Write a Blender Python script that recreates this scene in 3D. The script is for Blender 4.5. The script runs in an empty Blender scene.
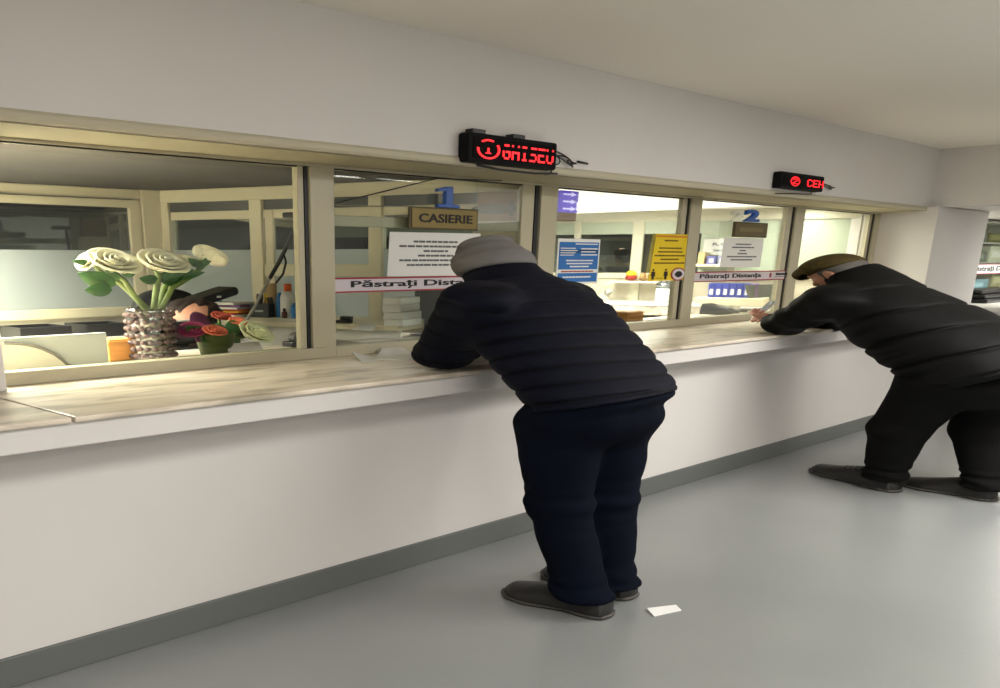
import bpy, bmesh, math, random
import numpy as np
from mathutils import Vector, Matrix

random.seed(7)
sc = bpy.context.scene
COL = sc.collection
S = 2.2            # plan stretch of everything that has a known real footprint (the photograph is stretched sideways)
H = 1.5            # eye height

# ------------------------------------------------------------------ camera
F, PX, PY, HZ, VX, VY = 920.0, 375.0, 583.0, 260.0, 1425.0, -530.0
def unit(a):
    l = math.sqrt(sum(i*i for i in a)); return tuple(i/l for i in a)
EX = unit((VX-PX, HZ-PY, F)); EY = unit((VY-PX, HZ-PY, F)); EZ = unit((0, -F, HZ-PY))
def ray(u, v):
    d = (u-PX, v-PY, F); return tuple(sum(a*b for a, b in zip(d, e)) for e in (EX, EY, EZ))
def onY(u, v, Y): r = ray(u, v); t = Y/r[1]; return Vector((r[0]*t, Y, H+r[2]*t))
def onX(u, v, X): r = ray(u, v); t = X/r[0]; return Vector((X, r[1]*t, H+r[2]*t))
def onZ(u, v, Z): r = ray(u, v); t = (Z-H)/r[2]; return Vector((r[0]*t, r[1]*t, Z))

cam = bpy.data.cameras.new('camera'); camo = bpy.data.objects.new('camera', cam); COL.objects.link(camo)
right = Vector((EX[0], EY[0], EZ[0])); down = Vector((EX[1], EY[1], EZ[1])); fwd = Vector((EX[2], EY[2], EZ[2]))
mw = Matrix.Identity(4)
for i in range(3):
    mw[i][0] = right[i]; mw[i][1] = -down[i]; mw[i][2] = -fwd[i]
mw[2][3] = H
camo.matrix_world = mw
cam.sensor_fit = 'HORIZONTAL'; cam.sensor_width = 36.0; cam.lens = 36.0*F/1000.0
cam.shift_x = (500-PX)/1000.0; cam.shift_y = (PY-344)/1000.0
cam.clip_start = 0.05; cam.clip_end = 100
sc.camera = camo

# ------------------------------------------------------------------ materials
def lin(c):
    return tuple(((x/255)/12.92 if x/255 <= .04045 else ((x/255+.055)/1.055)**2.4) for x in c)+(1.0,)
MATS = {}
def mat(name, rgb, rough=.6, metal=0.0, spec=.5, bump=0.0, bscale=60.0, var=0.0, vscale=3.0, emit=0.0, sheen=0.0, coat=0.0, stretch=None):
    if name in MATS: return MATS[name]
    m = bpy.data.materials.new(name); m.use_nodes = True; nt = m.node_tree; b = nt.nodes['Principled BSDF']
    b.inputs['Base Color'].default_value = lin(rgb); b.inputs['Roughness'].default_value = rough
    b.inputs['Metallic'].default_value = metal; b.inputs['Specular IOR Level'].default_value = spec
    if sheen: b.inputs['Sheen Weight'].default_value = sheen
    if coat: b.inputs['Coat Weight'].default_value = coat; b.inputs['Coat Roughness'].default_value = .15
    if emit:
        b.inputs['Emission Color'].default_value = lin(rgb); b.inputs['Emission Strength'].default_value = emit
    if bump or var:
        tc = nt.nodes.new('ShaderNodeTexCoord'); mp = nt.nodes.new('ShaderNodeMapping'); nt.links.new(tc.outputs['Object'], mp.inputs['Vector'])
        if stretch: mp.inputs['Scale'].default_value = stretch
    if bump:
        n = nt.nodes.new('ShaderNodeTexNoise'); n.inputs['Scale'].default_value = bscale; n.inputs['Detail'].default_value = 4
        nt.links.new(mp.outputs[0], n.inputs['Vector'])
        bp = nt.nodes.new('ShaderNodeBump'); bp.inputs['Strength'].default_value = bump; bp.inputs['Distance'].default_value = .02
        nt.links.new(n.outputs['Fac'], bp.inputs['Height']); nt.links.new(bp.outputs[0], b.inputs['Normal'])
    if var:
        n = nt.nodes.new('ShaderNodeTexNoise'); n.inputs['Scale'].default_value = vscale; n.inputs['Detail'].default_value = 5
        nt.links.new(mp.outputs[0], n.inputs['Vector'])
        cr = nt.nodes.new('ShaderNodeValToRGB'); cr.color_ramp.elements[0].position = .3; cr.color_ramp.elements[1].position = .7
        cr.color_ramp.elements[0].color = lin(tuple(max(0, c*(1-var)) for c in rgb)); cr.color_ramp.elements[1].color = lin(tuple(min(255, c*(1+var)) for c in rgb))
        nt.links.new(n.outputs['Fac'], cr.inputs['Fac']); nt.links.new(cr.outputs[0], b.inputs['Base Color'])
    MATS[name] = m; return m

def glass_mat(name, tint=(255, 255, 255), refl=.06, rough=0.0, frost=0.0, frost_rgb=(200, 210, 212)):
    if name in MATS: return MATS[name]
    m = bpy.data.materials.new(name); m.use_nodes = True; nt = m.node_tree; nt.nodes.clear()
    out = nt.nodes.new('ShaderNodeOutputMaterial')
    tr = nt.nodes.new('ShaderNodeBsdfTransparent'); tr.inputs[0].default_value = lin(tint)
    gl = nt.nodes.new('ShaderNodeBsdfGlossy'); gl.inputs['Roughness'].default_value = rough
    fr = nt.nodes.new('ShaderNodeFresnel'); fr.inputs['IOR'].default_value = 1.33
    mul = nt.nodes.new('ShaderNodeMath'); mul.operation = 'MULTIPLY_ADD'; mul.inputs[1].default_value = .45; mul.inputs[2].default_value = refl*.3
    mx = nt.nodes.new('ShaderNodeMixShader')
    nt.links.new(fr.outputs[0], mul.inputs[0]); nt.links.new(mul.outputs[0], mx.inputs[0])
    nt.links.new(tr.outputs[0], mx.inputs[1]); nt.links.new(gl.outputs[0], mx.inputs[2])
    last = mx
    if frost:
        df = nt.nodes.new('ShaderNodeBsdfDiffuse'); df.inputs[0].default_value = lin(frost_rgb)
        tl = nt.nodes.new('ShaderNodeBsdfTranslucent'); tl.inputs[0].default_value = lin(frost_rgb)
        m1 = nt.nodes.new('ShaderNodeMixShader'); m1.inputs[0].default_value = .35
        nt.links.new(df.outputs[0], m1.inputs[1]); nt.links.new(tl.outputs[0], m1.inputs[2])
        m2 = nt.nodes.new('ShaderNodeMixShader'); m2.inputs[0].default_value = frost
        nt.links.new(mx.outputs[0], m2.inputs[1]); nt.links.new(m1.outputs[0], m2.inputs[2]); last = m2
    nt.links.new(last.outputs[0], out.inputs[0])
    MATS[name] = m; return m

# ------------------------------------------------------------------ mesh helpers
class MB:
    def __init__(s): s.v = []; s.f = []
    def add(s, vs, fs):
        o = len(s.v); s.v += [tuple(p) for p in vs]; s.f += [tuple(i+o for i in f) for f in fs]; return s
    def box(s, x0, x1, y0, y1, z0, z1):
        vs = [(x, y, z) for x in (x0, x1) for y in (y0, y1) for z in (z0, z1)]
        return s.add(vs, [(0, 1, 3, 2), (4, 6, 7, 5), (0, 4, 5, 1), (2, 3, 7, 6), (0, 2, 6, 4), (1, 5, 7, 3)])
    def hexa(s, b, t):   # two quads of points
        return s.add(list(b)+list(t), [(3, 2, 1, 0), (4, 5, 6, 7), (0, 1, 5, 4), (1, 2, 6, 5), (2, 3, 7, 6), (3, 0, 4, 7)])
    def slab(s, p, q, thick, z0, z1):   # vertical slab whose front runs p -> q (xy), thickness towards the left of the run
        d = Vector((q[0]-p[0], q[1]-p[1])).normalized(); n = Vector((-d.y, d.x))*thick
        b = [(p[0], p[1], z0), (q[0], q[1], z0), (q[0]+n.x, q[1]+n.y, z0), (p[0]+n.x, p[1]+n.y, z0)]
        return s.hexa(b, [(x, y, z1) for x, y, _ in b])
    def tube(s, pts, r, n=10, sq=(1, 1, 1), caps=True):
        pts = [Vector(p) for p in pts]; rs = r if isinstance(r, (list, tuple)) else [r]*len(pts)
        vs = []; fs = []; up = Vector((.31, .17, .93)).normalized(); prev = None
        for i, p in enumerate(pts):
            t = (pts[min(i+1, len(pts)-1)]-pts[max(i-1, 0)]).normalized()
            if prev is None:
                a = t.cross(up)
                if a.length < .05: a = t.cross(Vector((1, 0, 0)))
                a.normalize()
            else:
                a = (prev-t*prev.dot(t)).normalized()
            prev = a; b = t.cross(a)
            for k in range(n):
                w = 2*math.pi*k/n; o = (a*math.cos(w)+b*math.sin(w))*rs[i]
                vs.append((p.x+o.x*sq[0], p.y+o.y*sq[1], p.z+o.z*sq[2]))
        for i in range(len(pts)-1):
            for k in range(n):
                fs.append((i*n+k, i*n+(k+1) % n, (i+1)*n+(k+1) % n, (i+1)*n+k))
        if caps: fs.append(tuple(range(n))[::-1]); fs.append(tuple(range((len(pts)-1)*n, len(pts)*n)))
        return s.add(vs, fs)
    def lathe(s, c, prof, n=28, sx=1.0, sy=1.0, caps=True):   # prof: [(r, z)]
        vs = []; fs = []
        for r, z in prof:
            for k in range(n):
                w = 2*math.pi*k/n; vs.append((c[0]+r*sx*math.cos(w), c[1]+r*sy*math.sin(w), c[2]+z))
        for i in range(len(prof)-1):
            for k in range(n):
                fs.append((i*n+k, i*n+(k+1) % n, (i+1)*n+(k+1) % n, (i+1)*n+k))
        if caps: fs.append(tuple(range(n))[::-1]); fs.append(tuple(range((len(prof)-1)*n, len(prof)*n)))
        return s.add(vs, fs)
    def prism(s, poly, a0, a1, axis='y'):   # poly [(u,w)], extruded on the axis
        n = len(poly)
        def P(u, w, a): return {'y': (u, a, w), 'x': (a, u, w), 'z': (u, w, a)}[axis]
        vs = [P(u, w, a0) for u, w in poly]+[P(u, w, a1) for u, w in poly]
        return s.add(vs, [tuple(range(n)), tuple(range(2*n-1, n-1, -1))]+[(i, i+n, (i+1) % n+n, (i+1) % n) for i in range(n)])
    def ell(s, c, r, n=18, m=12, R=None):
        vs = []; fs = []
        for i in range(m+1):
            a = math.pi*i/m
            for k in range(n):
                w = 2*math.pi*k/n; p = Vector((r[0]*math.sin(a)*math.cos(w), r[1]*math.sin(a)*math.sin(w), r[2]*math.cos(a)))
                if R: p = R @ p
                vs.append((c[0]+p.x, c[1]+p.y, c[2]+p.z))
        for i in range(m):
            for k in range(n): fs.append((i*n+k, (i+1)*n+k, (i+1)*n+(k+1) % n, i*n+(k+1) % n))
        return s.add(vs, fs)
    def xf(s, M):
        s.v = [tuple(M @ Vector(p)) for p in s.v]; return s
    def build(s, name, material, parent=None, smooth=False, bevel=0.0, seg=2, sub=0):
        me = bpy.data.meshes.new(name); me.from_pydata(s.v, [], s.f); me.validate()
        bm = bmesh.new(); bm.from_mesh(me); bmesh.ops.remove_doubles(bm, verts=bm.verts, dist=1e-5)
        bmesh.ops.recalc_face_normals(bm, faces=bm.faces); bm.to_mesh(me); bm.free()
        if smooth:
            for p in me.polygons: p.use_smooth = True
        me.materials.append(material)
        o = bpy.data.objects.new(name, me); COL.objects.link(o)
        if parent:
            o.parent = parent; o.matrix_parent_inverse = parent.matrix_basis.inverted()
        if bevel:
            b = o.modifiers.new('bevel', 'BEVEL'); b.width = bevel; b.segments = seg; b.limit_method = 'ANGLE'; b.angle_limit = math.radians(35)
        if sub:
            q = o.modifiers.new('sub', 'SUBSURF'); q.levels = sub; q.render_levels = sub
        return o

def tag(o, label=None, cat=None, group=None, kind=None):
    if label: o['label'] = label
    if cat: o['category'] = cat
    if group: o['group'] = group
    if kind: o['kind'] = kind
    return o
def empty(name, loc, label=None, cat=None, group=None, kind=None):
    o = bpy.data.objects.new(name, None); o.empty_display_size = .1; COL.objects.link(o); o.location = loc
    return tag(o, label, cat, group, kind)
def struct(o): o['kind'] = 'structure'; return o

def text_obj(name, s, x0, x1, y, z0, z1, material, parent=None, depth=.004, bold=.0, axis=None):
    """lettering that fills a rectangle standing on the wall plane y (faces -Y)"""
    cu = bpy.data.curves.new(name, 'FONT'); cu.body = s; cu.size = 1; cu.extrude = .02; cu.offset = bold; cu.resolution_u = 3
    t = bpy.data.objects.new(name, cu); COL.objects.link(t)
    bpy.context.view_layer.update()
    me = bpy.data.meshes.new_from_object(t.evaluated_get(bpy.context.evaluated_depsgraph_get()))
    bpy.data.objects.remove(t); bpy.data.curves.remove(cu)
    n = len(me.vertices); a = np.empty(n*3); me.vertices.foreach_get('co', a); a = a.reshape(-1, 3)
    mn, mxx = a.min(0), a.max(0)
    u = (a[:, 0]-mn[0])/(mxx[0]-mn[0]); w = (a[:, 1]-mn[1])/(mxx[1]-mn[1]); q = (a[:, 2]-mn[2])/max(1e-6, mxx[2]-mn[2])
    b = np.empty_like(a)
    if axis is None:
        b[:, 0] = x0+(x1-x0)*u; b[:, 1] = y-depth*q; b[:, 2] = z0+(z1-z0)*w
    else:               # axis = (p, d, nrm): lettering on another upright plane
        p, d, nr = axis
        b[:, 0] = p[0]+d[0]*(x0+(x1-x0)*u)+nr[0]*depth*q; b[:, 1] = p[1]+d[1]*(x0+(x1-x0)*u)+nr[1]*depth*q; b[:, 2] = z0+(z1-z0)*w
    me.vertices.foreach_set('co', b.ravel()); me.update(); me.name = name
    me.materials.clear(); me.materials.append(material)
    o = bpy.data.objects.new(name, me); COL.objects.link(o)
    if parent:
        o.parent = parent; o.matrix_parent_inverse = parent.matrix_basis.inverted()
    return o
def child(o, parent):
    o.parent = parent; o.matrix_parent_inverse = parent.matrix_basis.inverted(); return o

# ------------------------------------------------------------------ smooth bodies: distance fields meshed with surface nets
def smin(a, b, k):
    h = np.clip(.5+.5*(b-a)/k, 0, 1); return b+(a-b)*h-k*h*(1-h)
def smax(a, b, k): return -smin(-a, -b, k)
def cone(P, a, b, ra, rb):
    a = np.array(a, np.float32); b = np.array(b, np.float32); ab = b-a
    t = np.clip(((P-a)@ab)/float(ab@ab), 0, 1)
    return np.linalg.norm(P-a-t[:, None]*ab, axis=1)-(ra+(rb-ra)*t)
def ellip(P, c, r, R=None):
    q = P-np.array(c, np.float32)
    if R is not None: q = q@np.array(R, np.float32).T      # rows of R are the ellipsoid's axes
    r = np.array(r, np.float32); k0 = np.linalg.norm(q/r, axis=1); k1 = np.linalg.norm(q/(r*r), axis=1)+1e-9
    return k0*(k0-1)/k1
def rows(a, b):           # frame from a main axis a and a hint b
    a = np.array(a, float); a /= np.linalg.norm(a); b = np.array(b, float); b = b-a*(a@b); b /= np.linalg.norm(b)
    return np.array([a, b, np.cross(a, b)])
def chain(P, pts, rs, k=.02):
    d = None
    for i in range(len(pts)-1):
        e = cone(P, pts[i], pts[i+1], rs[i], rs[i+1]); d = e if d is None else smin(d, e, k)
    return d
_rng = np.random.RandomState(3)
_W = _rng.normal(size=(10, 3)).astype(np.float32); _PH = _rng.uniform(0, 6.28, 10)
def wob(P, freq):
    s = 0
    for i in range(10): s = s+np.sin(P@(_W[i]*freq)+_PH[i])
    return s/10
def field_mesh(name, fn, lo, hi, h, material, parent=None, world=True, smooth_it=1, seam=None):
    lo = np.array(lo, float); hi = np.array(hi, float); n = np.ceil((hi-lo)/h).astype(int)+1
    ax = [np.arange(k, dtype=np.float32)*h+l for k, l in zip(n, lo)]
    f = np.empty(tuple(n), np.float32)
    yz = np.stack(np.meshgrid(ax[1], ax[2], indexing='ij'), -1).reshape(-1, 2)
    CH = max(1, 400000//len(yz))
    for i in range(0, n[0], CH):
        xs = ax[0][i:i+CH]
        P = np.empty((len(xs)*len(yz), 3), np.float32); P[:, 0] = np.repeat(xs, len(yz)); P[:, 1:] = np.tile(yz, (len(xs), 1))
        f[i:i+CH] = fn(P).reshape(len(xs), n[1], n[2])
    f[0] = f[-1] = 1; f[:, 0] = f[:, -1] = 1; f[:, :, 0] = f[:, :, -1] = 1
    sgn = f < 0; keys = []; poss = []; quads = []; st = np.array([n[1]*n[2], n[2], 1])
    for a in range(3):
        sl0 = [slice(None)]*3; sl1 = [slice(None)]*3; sl0[a] = slice(0, -1); sl1[a] = slice(1, None)
        A = sgn[tuple(sl0)]; B = sgn[tuple(sl1)]
        idx = np.argwhere(A != B)
        if len(idx) == 0: continue
        f0 = f[tuple(idx.T)]; j = idx.copy(); j[:, a] += 1; f1 = f[tuple(j.T)]
        pos = idx.astype(float); pos[:, a] += f0/(f0-f1)
        b, c = (a+1) % 3, (a+2) % 3; qs = []
        for db, dc in ((0, 0), (1, 0), (1, 1), (0, 1)):
            cc = idx.copy(); cc[:, b] -= db; cc[:, c] -= dc; kk = cc@st; qs.append(kk); keys.append(kk); poss.append(pos)
        q = np.stack(qs, 1); ins = f0 < 0; q[~ins] = q[~ins][:, ::-1]; quads.append(q)
    keys = np.concatenate(keys); poss = np.concatenate(poss); quads = np.concatenate(quads)
    u, inv = np.unique(keys, return_inverse=True); cnt = np.bincount(inv)
    V = np.stack([np.bincount(inv, poss[:, i])/cnt for i in range(3)], 1)
    Q = np.searchsorted(u, quads)
    for _ in range(smooth_it):       # light relaxation
        E = np.concatenate([Q[:, [0, 1]], Q[:, [1, 2]], Q[:, [2, 3]], Q[:, [3, 0]]]); E = np.concatenate([E, E[:, ::-1]])
        c = np.bincount(E[:, 0], minlength=len(V)); M = np.stack([np.bincount(E[:, 0], V[E[:, 1], i], minlength=len(V)) for i in range(3)], 1)/c[:, None]
        V = .5*V+.5*M
    V = V*h+lo
    SV = seam(V.astype(np.float32)) if seam is not None else None
    if world: V = V*np.array([S, S, 1.0])
    me = bpy.data.meshes.new(name); me.from_pydata(V.tolist(), [], Q.tolist())
    if SV is not None:
        at = me.attributes.new('seam', 'FLOAT', 'POINT'); at.data.foreach_set('value', np.ascontiguousarray(SV, dtype=np.float32))
    bm = bmesh.new(); bm.from_mesh(me)
    isl = []; seen = set()           # keep the main piece only
    bm.verts.ensure_lookup_table()
    for v in bm.verts:
        if v.index in seen: continue
        stack = [v]; comp = []; seen.add(v.index)
        while stack:
            x = stack.pop(); comp.append(x)
            for e in x.link_edges:
                o2 = e.other_vert(x)
                if o2.index not in seen: seen.add(o2.index); stack.append(o2)
        isl.append(comp)
    isl.sort(key=len, reverse=True)
    for comp in isl[1:]:
        if len(comp) < .04*len(isl[0]): bmesh.ops.delete(bm, geom=comp, context='VERTS')
    bmesh.ops.recalc_face_normals(bm, faces=bm.faces)
    bm.to_mesh(me); bm.free()
    me.polygons.foreach_set('use_smooth', [True]*len(me.polygons)); me.materials.append(material)
    o = bpy.data.objects.new(name, me); COL.objects.link(o)
    if parent: child(o, parent)
    return o
# ================================================================== the setting
M_wall = mat('wall_paint', (213, 209, 205), .75, bump=.03, bscale=180, var=.012, vscale=1.2)
M_ceil = mat('ceiling_paint', (238, 233, 225), .85)
M_frame = mat('cream_lacquer', (180, 173, 148), .4)
M_trim = mat('cream_plaster', (188, 181, 158), .6)
M_black = mat('black_rubber', (14, 14, 14), .5)
M_dark = mat('dark_plastic', (24, 24, 25), .4)
M_white = mat('white_plastic', (225, 223, 215), .4)
M_paper = mat('paper', (228, 228, 224), .8)
M_ink = mat('black_ink', (22, 22, 24), .7)
M_inkgrey = mat('grey_ink', (95, 98, 100), .8)

def floor_mat():
    m = bpy.data.materials.new('grey_epoxy'); m.use_nodes = True; nt = m.node_tree; b = nt.nodes['Principled BSDF']
    tc = nt.nodes.new('ShaderNodeTexCoord'); n = nt.nodes.new('ShaderNodeTexNoise'); n.inputs['Scale'].default_value = 1.1; n.inputs['Detail'].default_value = 3
    nt.links.new(tc.outputs['Object'], n.inputs['Vector'])
    cr = nt.nodes.new('ShaderNodeValToRGB'); cr.color_ramp.elements[0].position = .3; cr.color_ramp.elements[1].position = .75
    cr.color_ramp.elements[0].color = lin((130, 133, 132)); cr.color_ramp.elements[1].color = lin((138, 140, 138))
    nt.links.new(n.outputs['Fac'], cr.inputs['Fac']); nt.links.new(cr.outputs[0], b.inputs['Base Color'])
    b.inputs['Roughness'].default_value = .3; b.inputs['Specular IOR Level'].default_value = .5
    n2 = nt.nodes.new('ShaderNodeTexNoise'); n2.inputs['Scale'].default_value = 55; n2.inputs['Detail'].default_value = 3
    nt.links.new(tc.outputs['Object'], n2.inputs['Vector'])
    bp = nt.nodes.new('ShaderNodeBump'); bp.inputs['Strength'].default_value = .07; bp.inputs['Distance'].default_value = .01
    nt.links.new(n2.outputs['Fac'], bp.inputs['Height']); nt.links.new(bp.outputs[0], b.inputs['Normal'])
    return m
def marble_mat():
    m = bpy.data.materials.new('cream_marble'); m.use_nodes = True; nt = m.node_tree; b = nt.nodes['Principled BSDF']
    tc = nt.nodes.new('ShaderNodeTexCoord'); mp = nt.nodes.new('ShaderNodeMapping'); mp.inputs['Scale'].default_value = (.9, 3.4, 3.0); mp.inputs['Rotation'].default_value = (0, 0, .35)
    nt.links.new(tc.outputs['Object'], mp.inputs['Vector'])
    n = nt.nodes.new('ShaderNodeTexNoise'); n.inputs['Scale'].default_value = 2.2; n.inputs['Detail'].default_value = 7; n.inputs['Distortion'].default_value = .9
    nt.links.new(mp.outputs[0], n.inputs['Vector'])
    cr = nt.nodes.new('ShaderNodeValToRGB'); e = cr.color_ramp.elements
    e[0].position = .36; e[0].color = lin((170, 160, 141)); e[1].position = .5; e[1].color = lin((218, 205, 186))
    x = e.new(.64); x.color = lin((230, 219, 202))
    nt.links.new(n.outputs['Fac'], cr.inputs['Fac']); nt.links.new(cr.outputs[0], b.inputs['Base Color'])
    b.inputs['Roughness'].default_value = .32
    return m
M_floor = floor_mat(); M_marble = marble_mat()
M_skirt = mat('dark_grey_paint', (98, 101, 99), .5)

YU, YG, ZC, ZS = 3.47, 3.876, 1.005, 1.955      # upper wall, glazing, counter top, soffit
XE = 10.62                                       # end wall
struct(MB().box(-5, 19, -4, 11, -.1, 0).build('floor', M_floor))
struct(MB().box(-5, 11.0, -4, YU+.6, 2.52, 2.6).build('ceiling', M_ceil))
struct(MB().box(-5, 11.0, YU, YU+.6, ZS, 2.52).build('wall_upper', M_wall))
struct(MB().box(-5, XE, 3.2, 3.36, 0, .9).build('wall_front', M_wall))
struct(MB().box(10.75, 11.0, -4, YU, 1.995, 2.52).build('wall_beam', M_wall))
struct(MB().box(-5, -4.8, -4, 4.2, 0, 2.52).build('wall_left', M_wall))
struct(MB().box(-5, 19, -4.2, -4, 0, 2.52).build('wall_back', M_wall))
struct(MB().box(18.8, 19, -4, 11, 0, 2.52).build('wall_far', M_wall))
struct(MB().box(11.0, 19, -4, 6, 2.0, 2.1).build('ceiling_low', M_ceil))
# skirting
b0 = onY(0, 661, 3.185).z
struct(MB().box(-5, XE, 3.185, 3.21, 0, b0).build('baseboard_front', M_skirt, bevel=.004))
# moulding along the lower edge of the upper wall
prof = [(YU+.02, ZS+.045), (YU-.004, ZS+.042), (YU-.016, ZS+.03), (YU-.018, ZS+.012), (YU-.008, ZS), (YU+.02, ZS)]
struct(MB().prism(prof, -5, 10.75, 'x').build('trim_1', M_trim, smooth=False, bevel=.004))
struct(MB().box(-5, 10.7, YU+.02, YU+.62, ZS-.002, ZS+.01).build('trim_2', mat('soffit_paint', (166, 158, 130), .7)))
# left pier and right pillar
struct(MB().box(-2, 1.453, 3.714, 4.0, ZC+.001, ZS).build('wall_pier', M_wall, bevel=.006))
pe = onX(940, 205, XE).y
px2 = onY(982, 250, pe).x
struct(MB().box(XE, px2, pe, 4.05, 0, 1.994).build('wall_pillar', M_wall, bevel=.006))
struct(MB().box(10.6, 10.8, 4.05, 4.5, 0, 2.05).build('wall_end', M_wall))

# ---------------------------------------------------------------- counter
cnt = empty('counter', (6, 2.95, .9), 'long cream marble service counter with a white painted apron under its front edge', 'counter')
jx = 1.36
MB().box(-4.6, jx-.006, 2.945, 4.7, .985, ZC).build('marble_slab', M_marble, cnt, bevel=.006)
MB().box(jx+.006, XE-.004, 2.945, 4.7, .985, ZC).build('marble_slab', M_marble, cnt, bevel=.006)
MB().box(-4.6, XE-.004, 2.968, 3.2, .902, .985).build('apron', M_wall, cnt, bevel=.004)
# ---------------------------------------------------------------- glazing
M_pane = glass_mat('window_glass', (247, 250, 247))
zb, zt = 1.06, 1.94
wins = [(1.45, 3.089, 3.127, 3.157, 3.314), (3.314, 4.858, 4.978, 5.029, 5.2), (5.2, 6.777, 6.836, 6.871, 7.03), (7.03, 8.532, 8.63, 8.68, 8.86), (8.86, 10.385, 10.45, 10.50, XE)]
for i, (a, b, c, d, e) in enumerate(wins):
    w = empty('window_%d' % (i+1), (a, YG, zb), kind='structure')
    f = MB().box(a, e, YG, YG+.09, ZC, zb).box(a, e, YG, YG+.09, zt, ZS).box(d, e, YG, YG+.09, zb, zt)
    f.build('window_frame', M_frame, w, bevel=.004)
    MB().box(b, c, YG+.016, YG+.06, zb, zt).build('window_sash', M_frame, w, bevel=.004)
    MB().box(c+.15*(d-c), d-.2*(d-c), YG+.014, YG+.05, zb, zt).box(c, c+.15*(d-c), YG+.02, YG+.05, zb, zt).build('gasket', M_black, w)
    MB().box(a, c, YG+.018, YG+.03, zt-.006, zt).build('gasket', M_black, w)
    MB().box(a-.01, b+.01, YG+.022, YG+.027, zb-.01, zt+.01).build('pane', M_pane, w)
tr0 = onY(335, 215, YG+.035); tr1 = onY(335, 226, YG+.035)
MB().box(3.314, 4.90, YG+.035, YG+.06, tr1.z, tr0.z).build('sash_rail', M_frame, bpy.data.objects['window_2'], bevel=.004)

# ================================================================== office behind the glass
M_office = mat('office_wall', (214, 206, 186), .7)
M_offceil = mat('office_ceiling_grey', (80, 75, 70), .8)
M_cream = mat('partition_cream', (236, 226, 196), .4)
M_smoke = mat('smoked_panel', (92, 94, 92), .25, spec=.6, var=.12, vscale=2.0)
M_frost = glass_mat('frosted_film', frost=.9, frost_rgb=(206, 214, 214), refl=.05, rough=.3)
M_clear = glass_mat('partition_glass', (220, 224, 222), refl=.5)
M_corr = mat('corridor_paint', (150, 150, 146), .8)
ZO = 2.02
P0 = onY(160, 193, 7.0); PC = Vector((P0.x, 7.0)); PD = Vector((5.2, 4.12))   # corner and front end of the divider
dv = (PD-PC).normalized(); dn = Vector((dv.y, -dv.x))                            # divider direction; normal towards booth one (-X side)
if dn.x > 0: dn = -dn
LD = (PD-PC).length
def onD(u, v, off=0.0):    # point of the divider plane moved off towards booth one
    r = ray(u, v); n = Vector((dn.x, dn.y)); q = PC+n*off
    k = (q.x*n.x+q.y*n.y)/(r[0]*n.x+r[1]*n.y); return Vector((r[0]*k, r[1]*k, H+r[2]*k))
def sD(p): return (Vector((p[0], p[1]))-PC).dot(dv)
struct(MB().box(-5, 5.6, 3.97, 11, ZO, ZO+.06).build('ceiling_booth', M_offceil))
struct(MB().box(-5, 19, 10.8, 11, 0, 2.5).build('wall_corridor', M_corr))
struct(MB().box(-5, -4.9, 4.0, 11, 0, 2.1).build('wall_side', M_corr))

# back partition of booth one: a run of glazed frames along X
bp = empty('trim_3', (P0.x-2, 7.0, 0), kind='structure')
X0 = -1.0; XP = onY(147, 240, 7.0).x
fr = MB()
zr1, zr2, zr3 = onY(80, 188.5, 7).z, onY(80, 196, 7).z, onY(80, 205, 7).z
zs_, zl1, zl2 = onY(60, 250, 7).z, onY(60, 309, 7).z, onY(60, 319, 7).z
fr.box(X0, P0.x, 7.0, 7.12, zr2, ZO).box(X0, P0.x, 7.0, 7.1, zl2, zl1)
fr.box(onY(143, 240, 7.0).x, P0.x+.03, 6.97, 7.12, 0, ZO)
fr.build('partition_frame', M_cream, bp, bevel=.008)
sf = MB()
sxr = onY(141, 240, 7.0).x; sxl = onY(131, 240, 7.0).x
sf.box(X0, sxr, 6.985, 7.03, zr3, zr2-.012).box(sxl, sxr, 6.985, 7.03, zl1, zr3)
sf.build('sliding_sash', M_cream, bp, bevel=.006)
MB().box(X0, sxl, 7.02, 7.03, zl1, zs_).build('frosted_pane', M_frost, bp)
MB().box(X0, sxl, 7.02, 7.03, zs_, zr3).build('clear_pane', M_clear, bp)
MB().box(X0, P0.x, 7.03, 7.1, 0, zl2).build('lower_panel', M_office, bp)

# divider between the booths
bd = empty('trim_4', (PC.x, PC.y, 0), kind='structure')
def dslab(m, s0, s1, off0, off1, z0, z1):
    a = PC+dv*s0+dn*off0; b = PC+dv*s1+dn*off0; c = PC+dv*s1+dn*off1; d = PC+dv*s0+dn*off1
    m.hexa([(p.x, p.y, z0) for p in (a, b, c, d)], [(p.x, p.y, z1) for p in (a, b, c, d)])
zq = onD(375, 199).z; zrl = onD(375, 208).z
fr = MB()
posts = [(160, 172), (252, 264), (370, 383), (522, 545)]
ps = [(sD(onD(a, 240)), sD(onD(b, 240))) for a, b in posts]
zDb = onD(280, 300).z
zD1 = 1.93
dslab(fr, 0, LD, -.06, .03, zD1, ZO)
for a, b in ps: dslab(fr, a, b, -.06, .03, 0, zD1)
dslab(fr, 0, LD, -.05, .02, 1.0, zDb if zDb < 1.2 else 1.1)
fr.build('partition_frame', M_cream, bd, bevel=.006)
sf = MB(); dslab(sf, ps[0][1], LD, -.03, .0, 1.80, 1.86)
dslab(sf, ps[1][1]+.02, ps[1][1]+.09, -.03, .012, 1.1, 1.86)
dslab(sf, ps[1][1], ps[2][0], -.03, .012, onD(285, 276).z, onD(285, 264).z)
sf.build('sliding_sash', M_cream, bd, bevel=.005)
pn = MB(); dslab(pn, ps[0][1], LD-.1, -.02, -.012, 1.575, 1.83); pn.build('clear_pane', M_clear, bd)
pn = MB(); dslab(pn, ps[0][1], LD-.1, -.02, -.012, 1.83, zD1); pn.build('transom_panel', M_smoke, bd)
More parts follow.
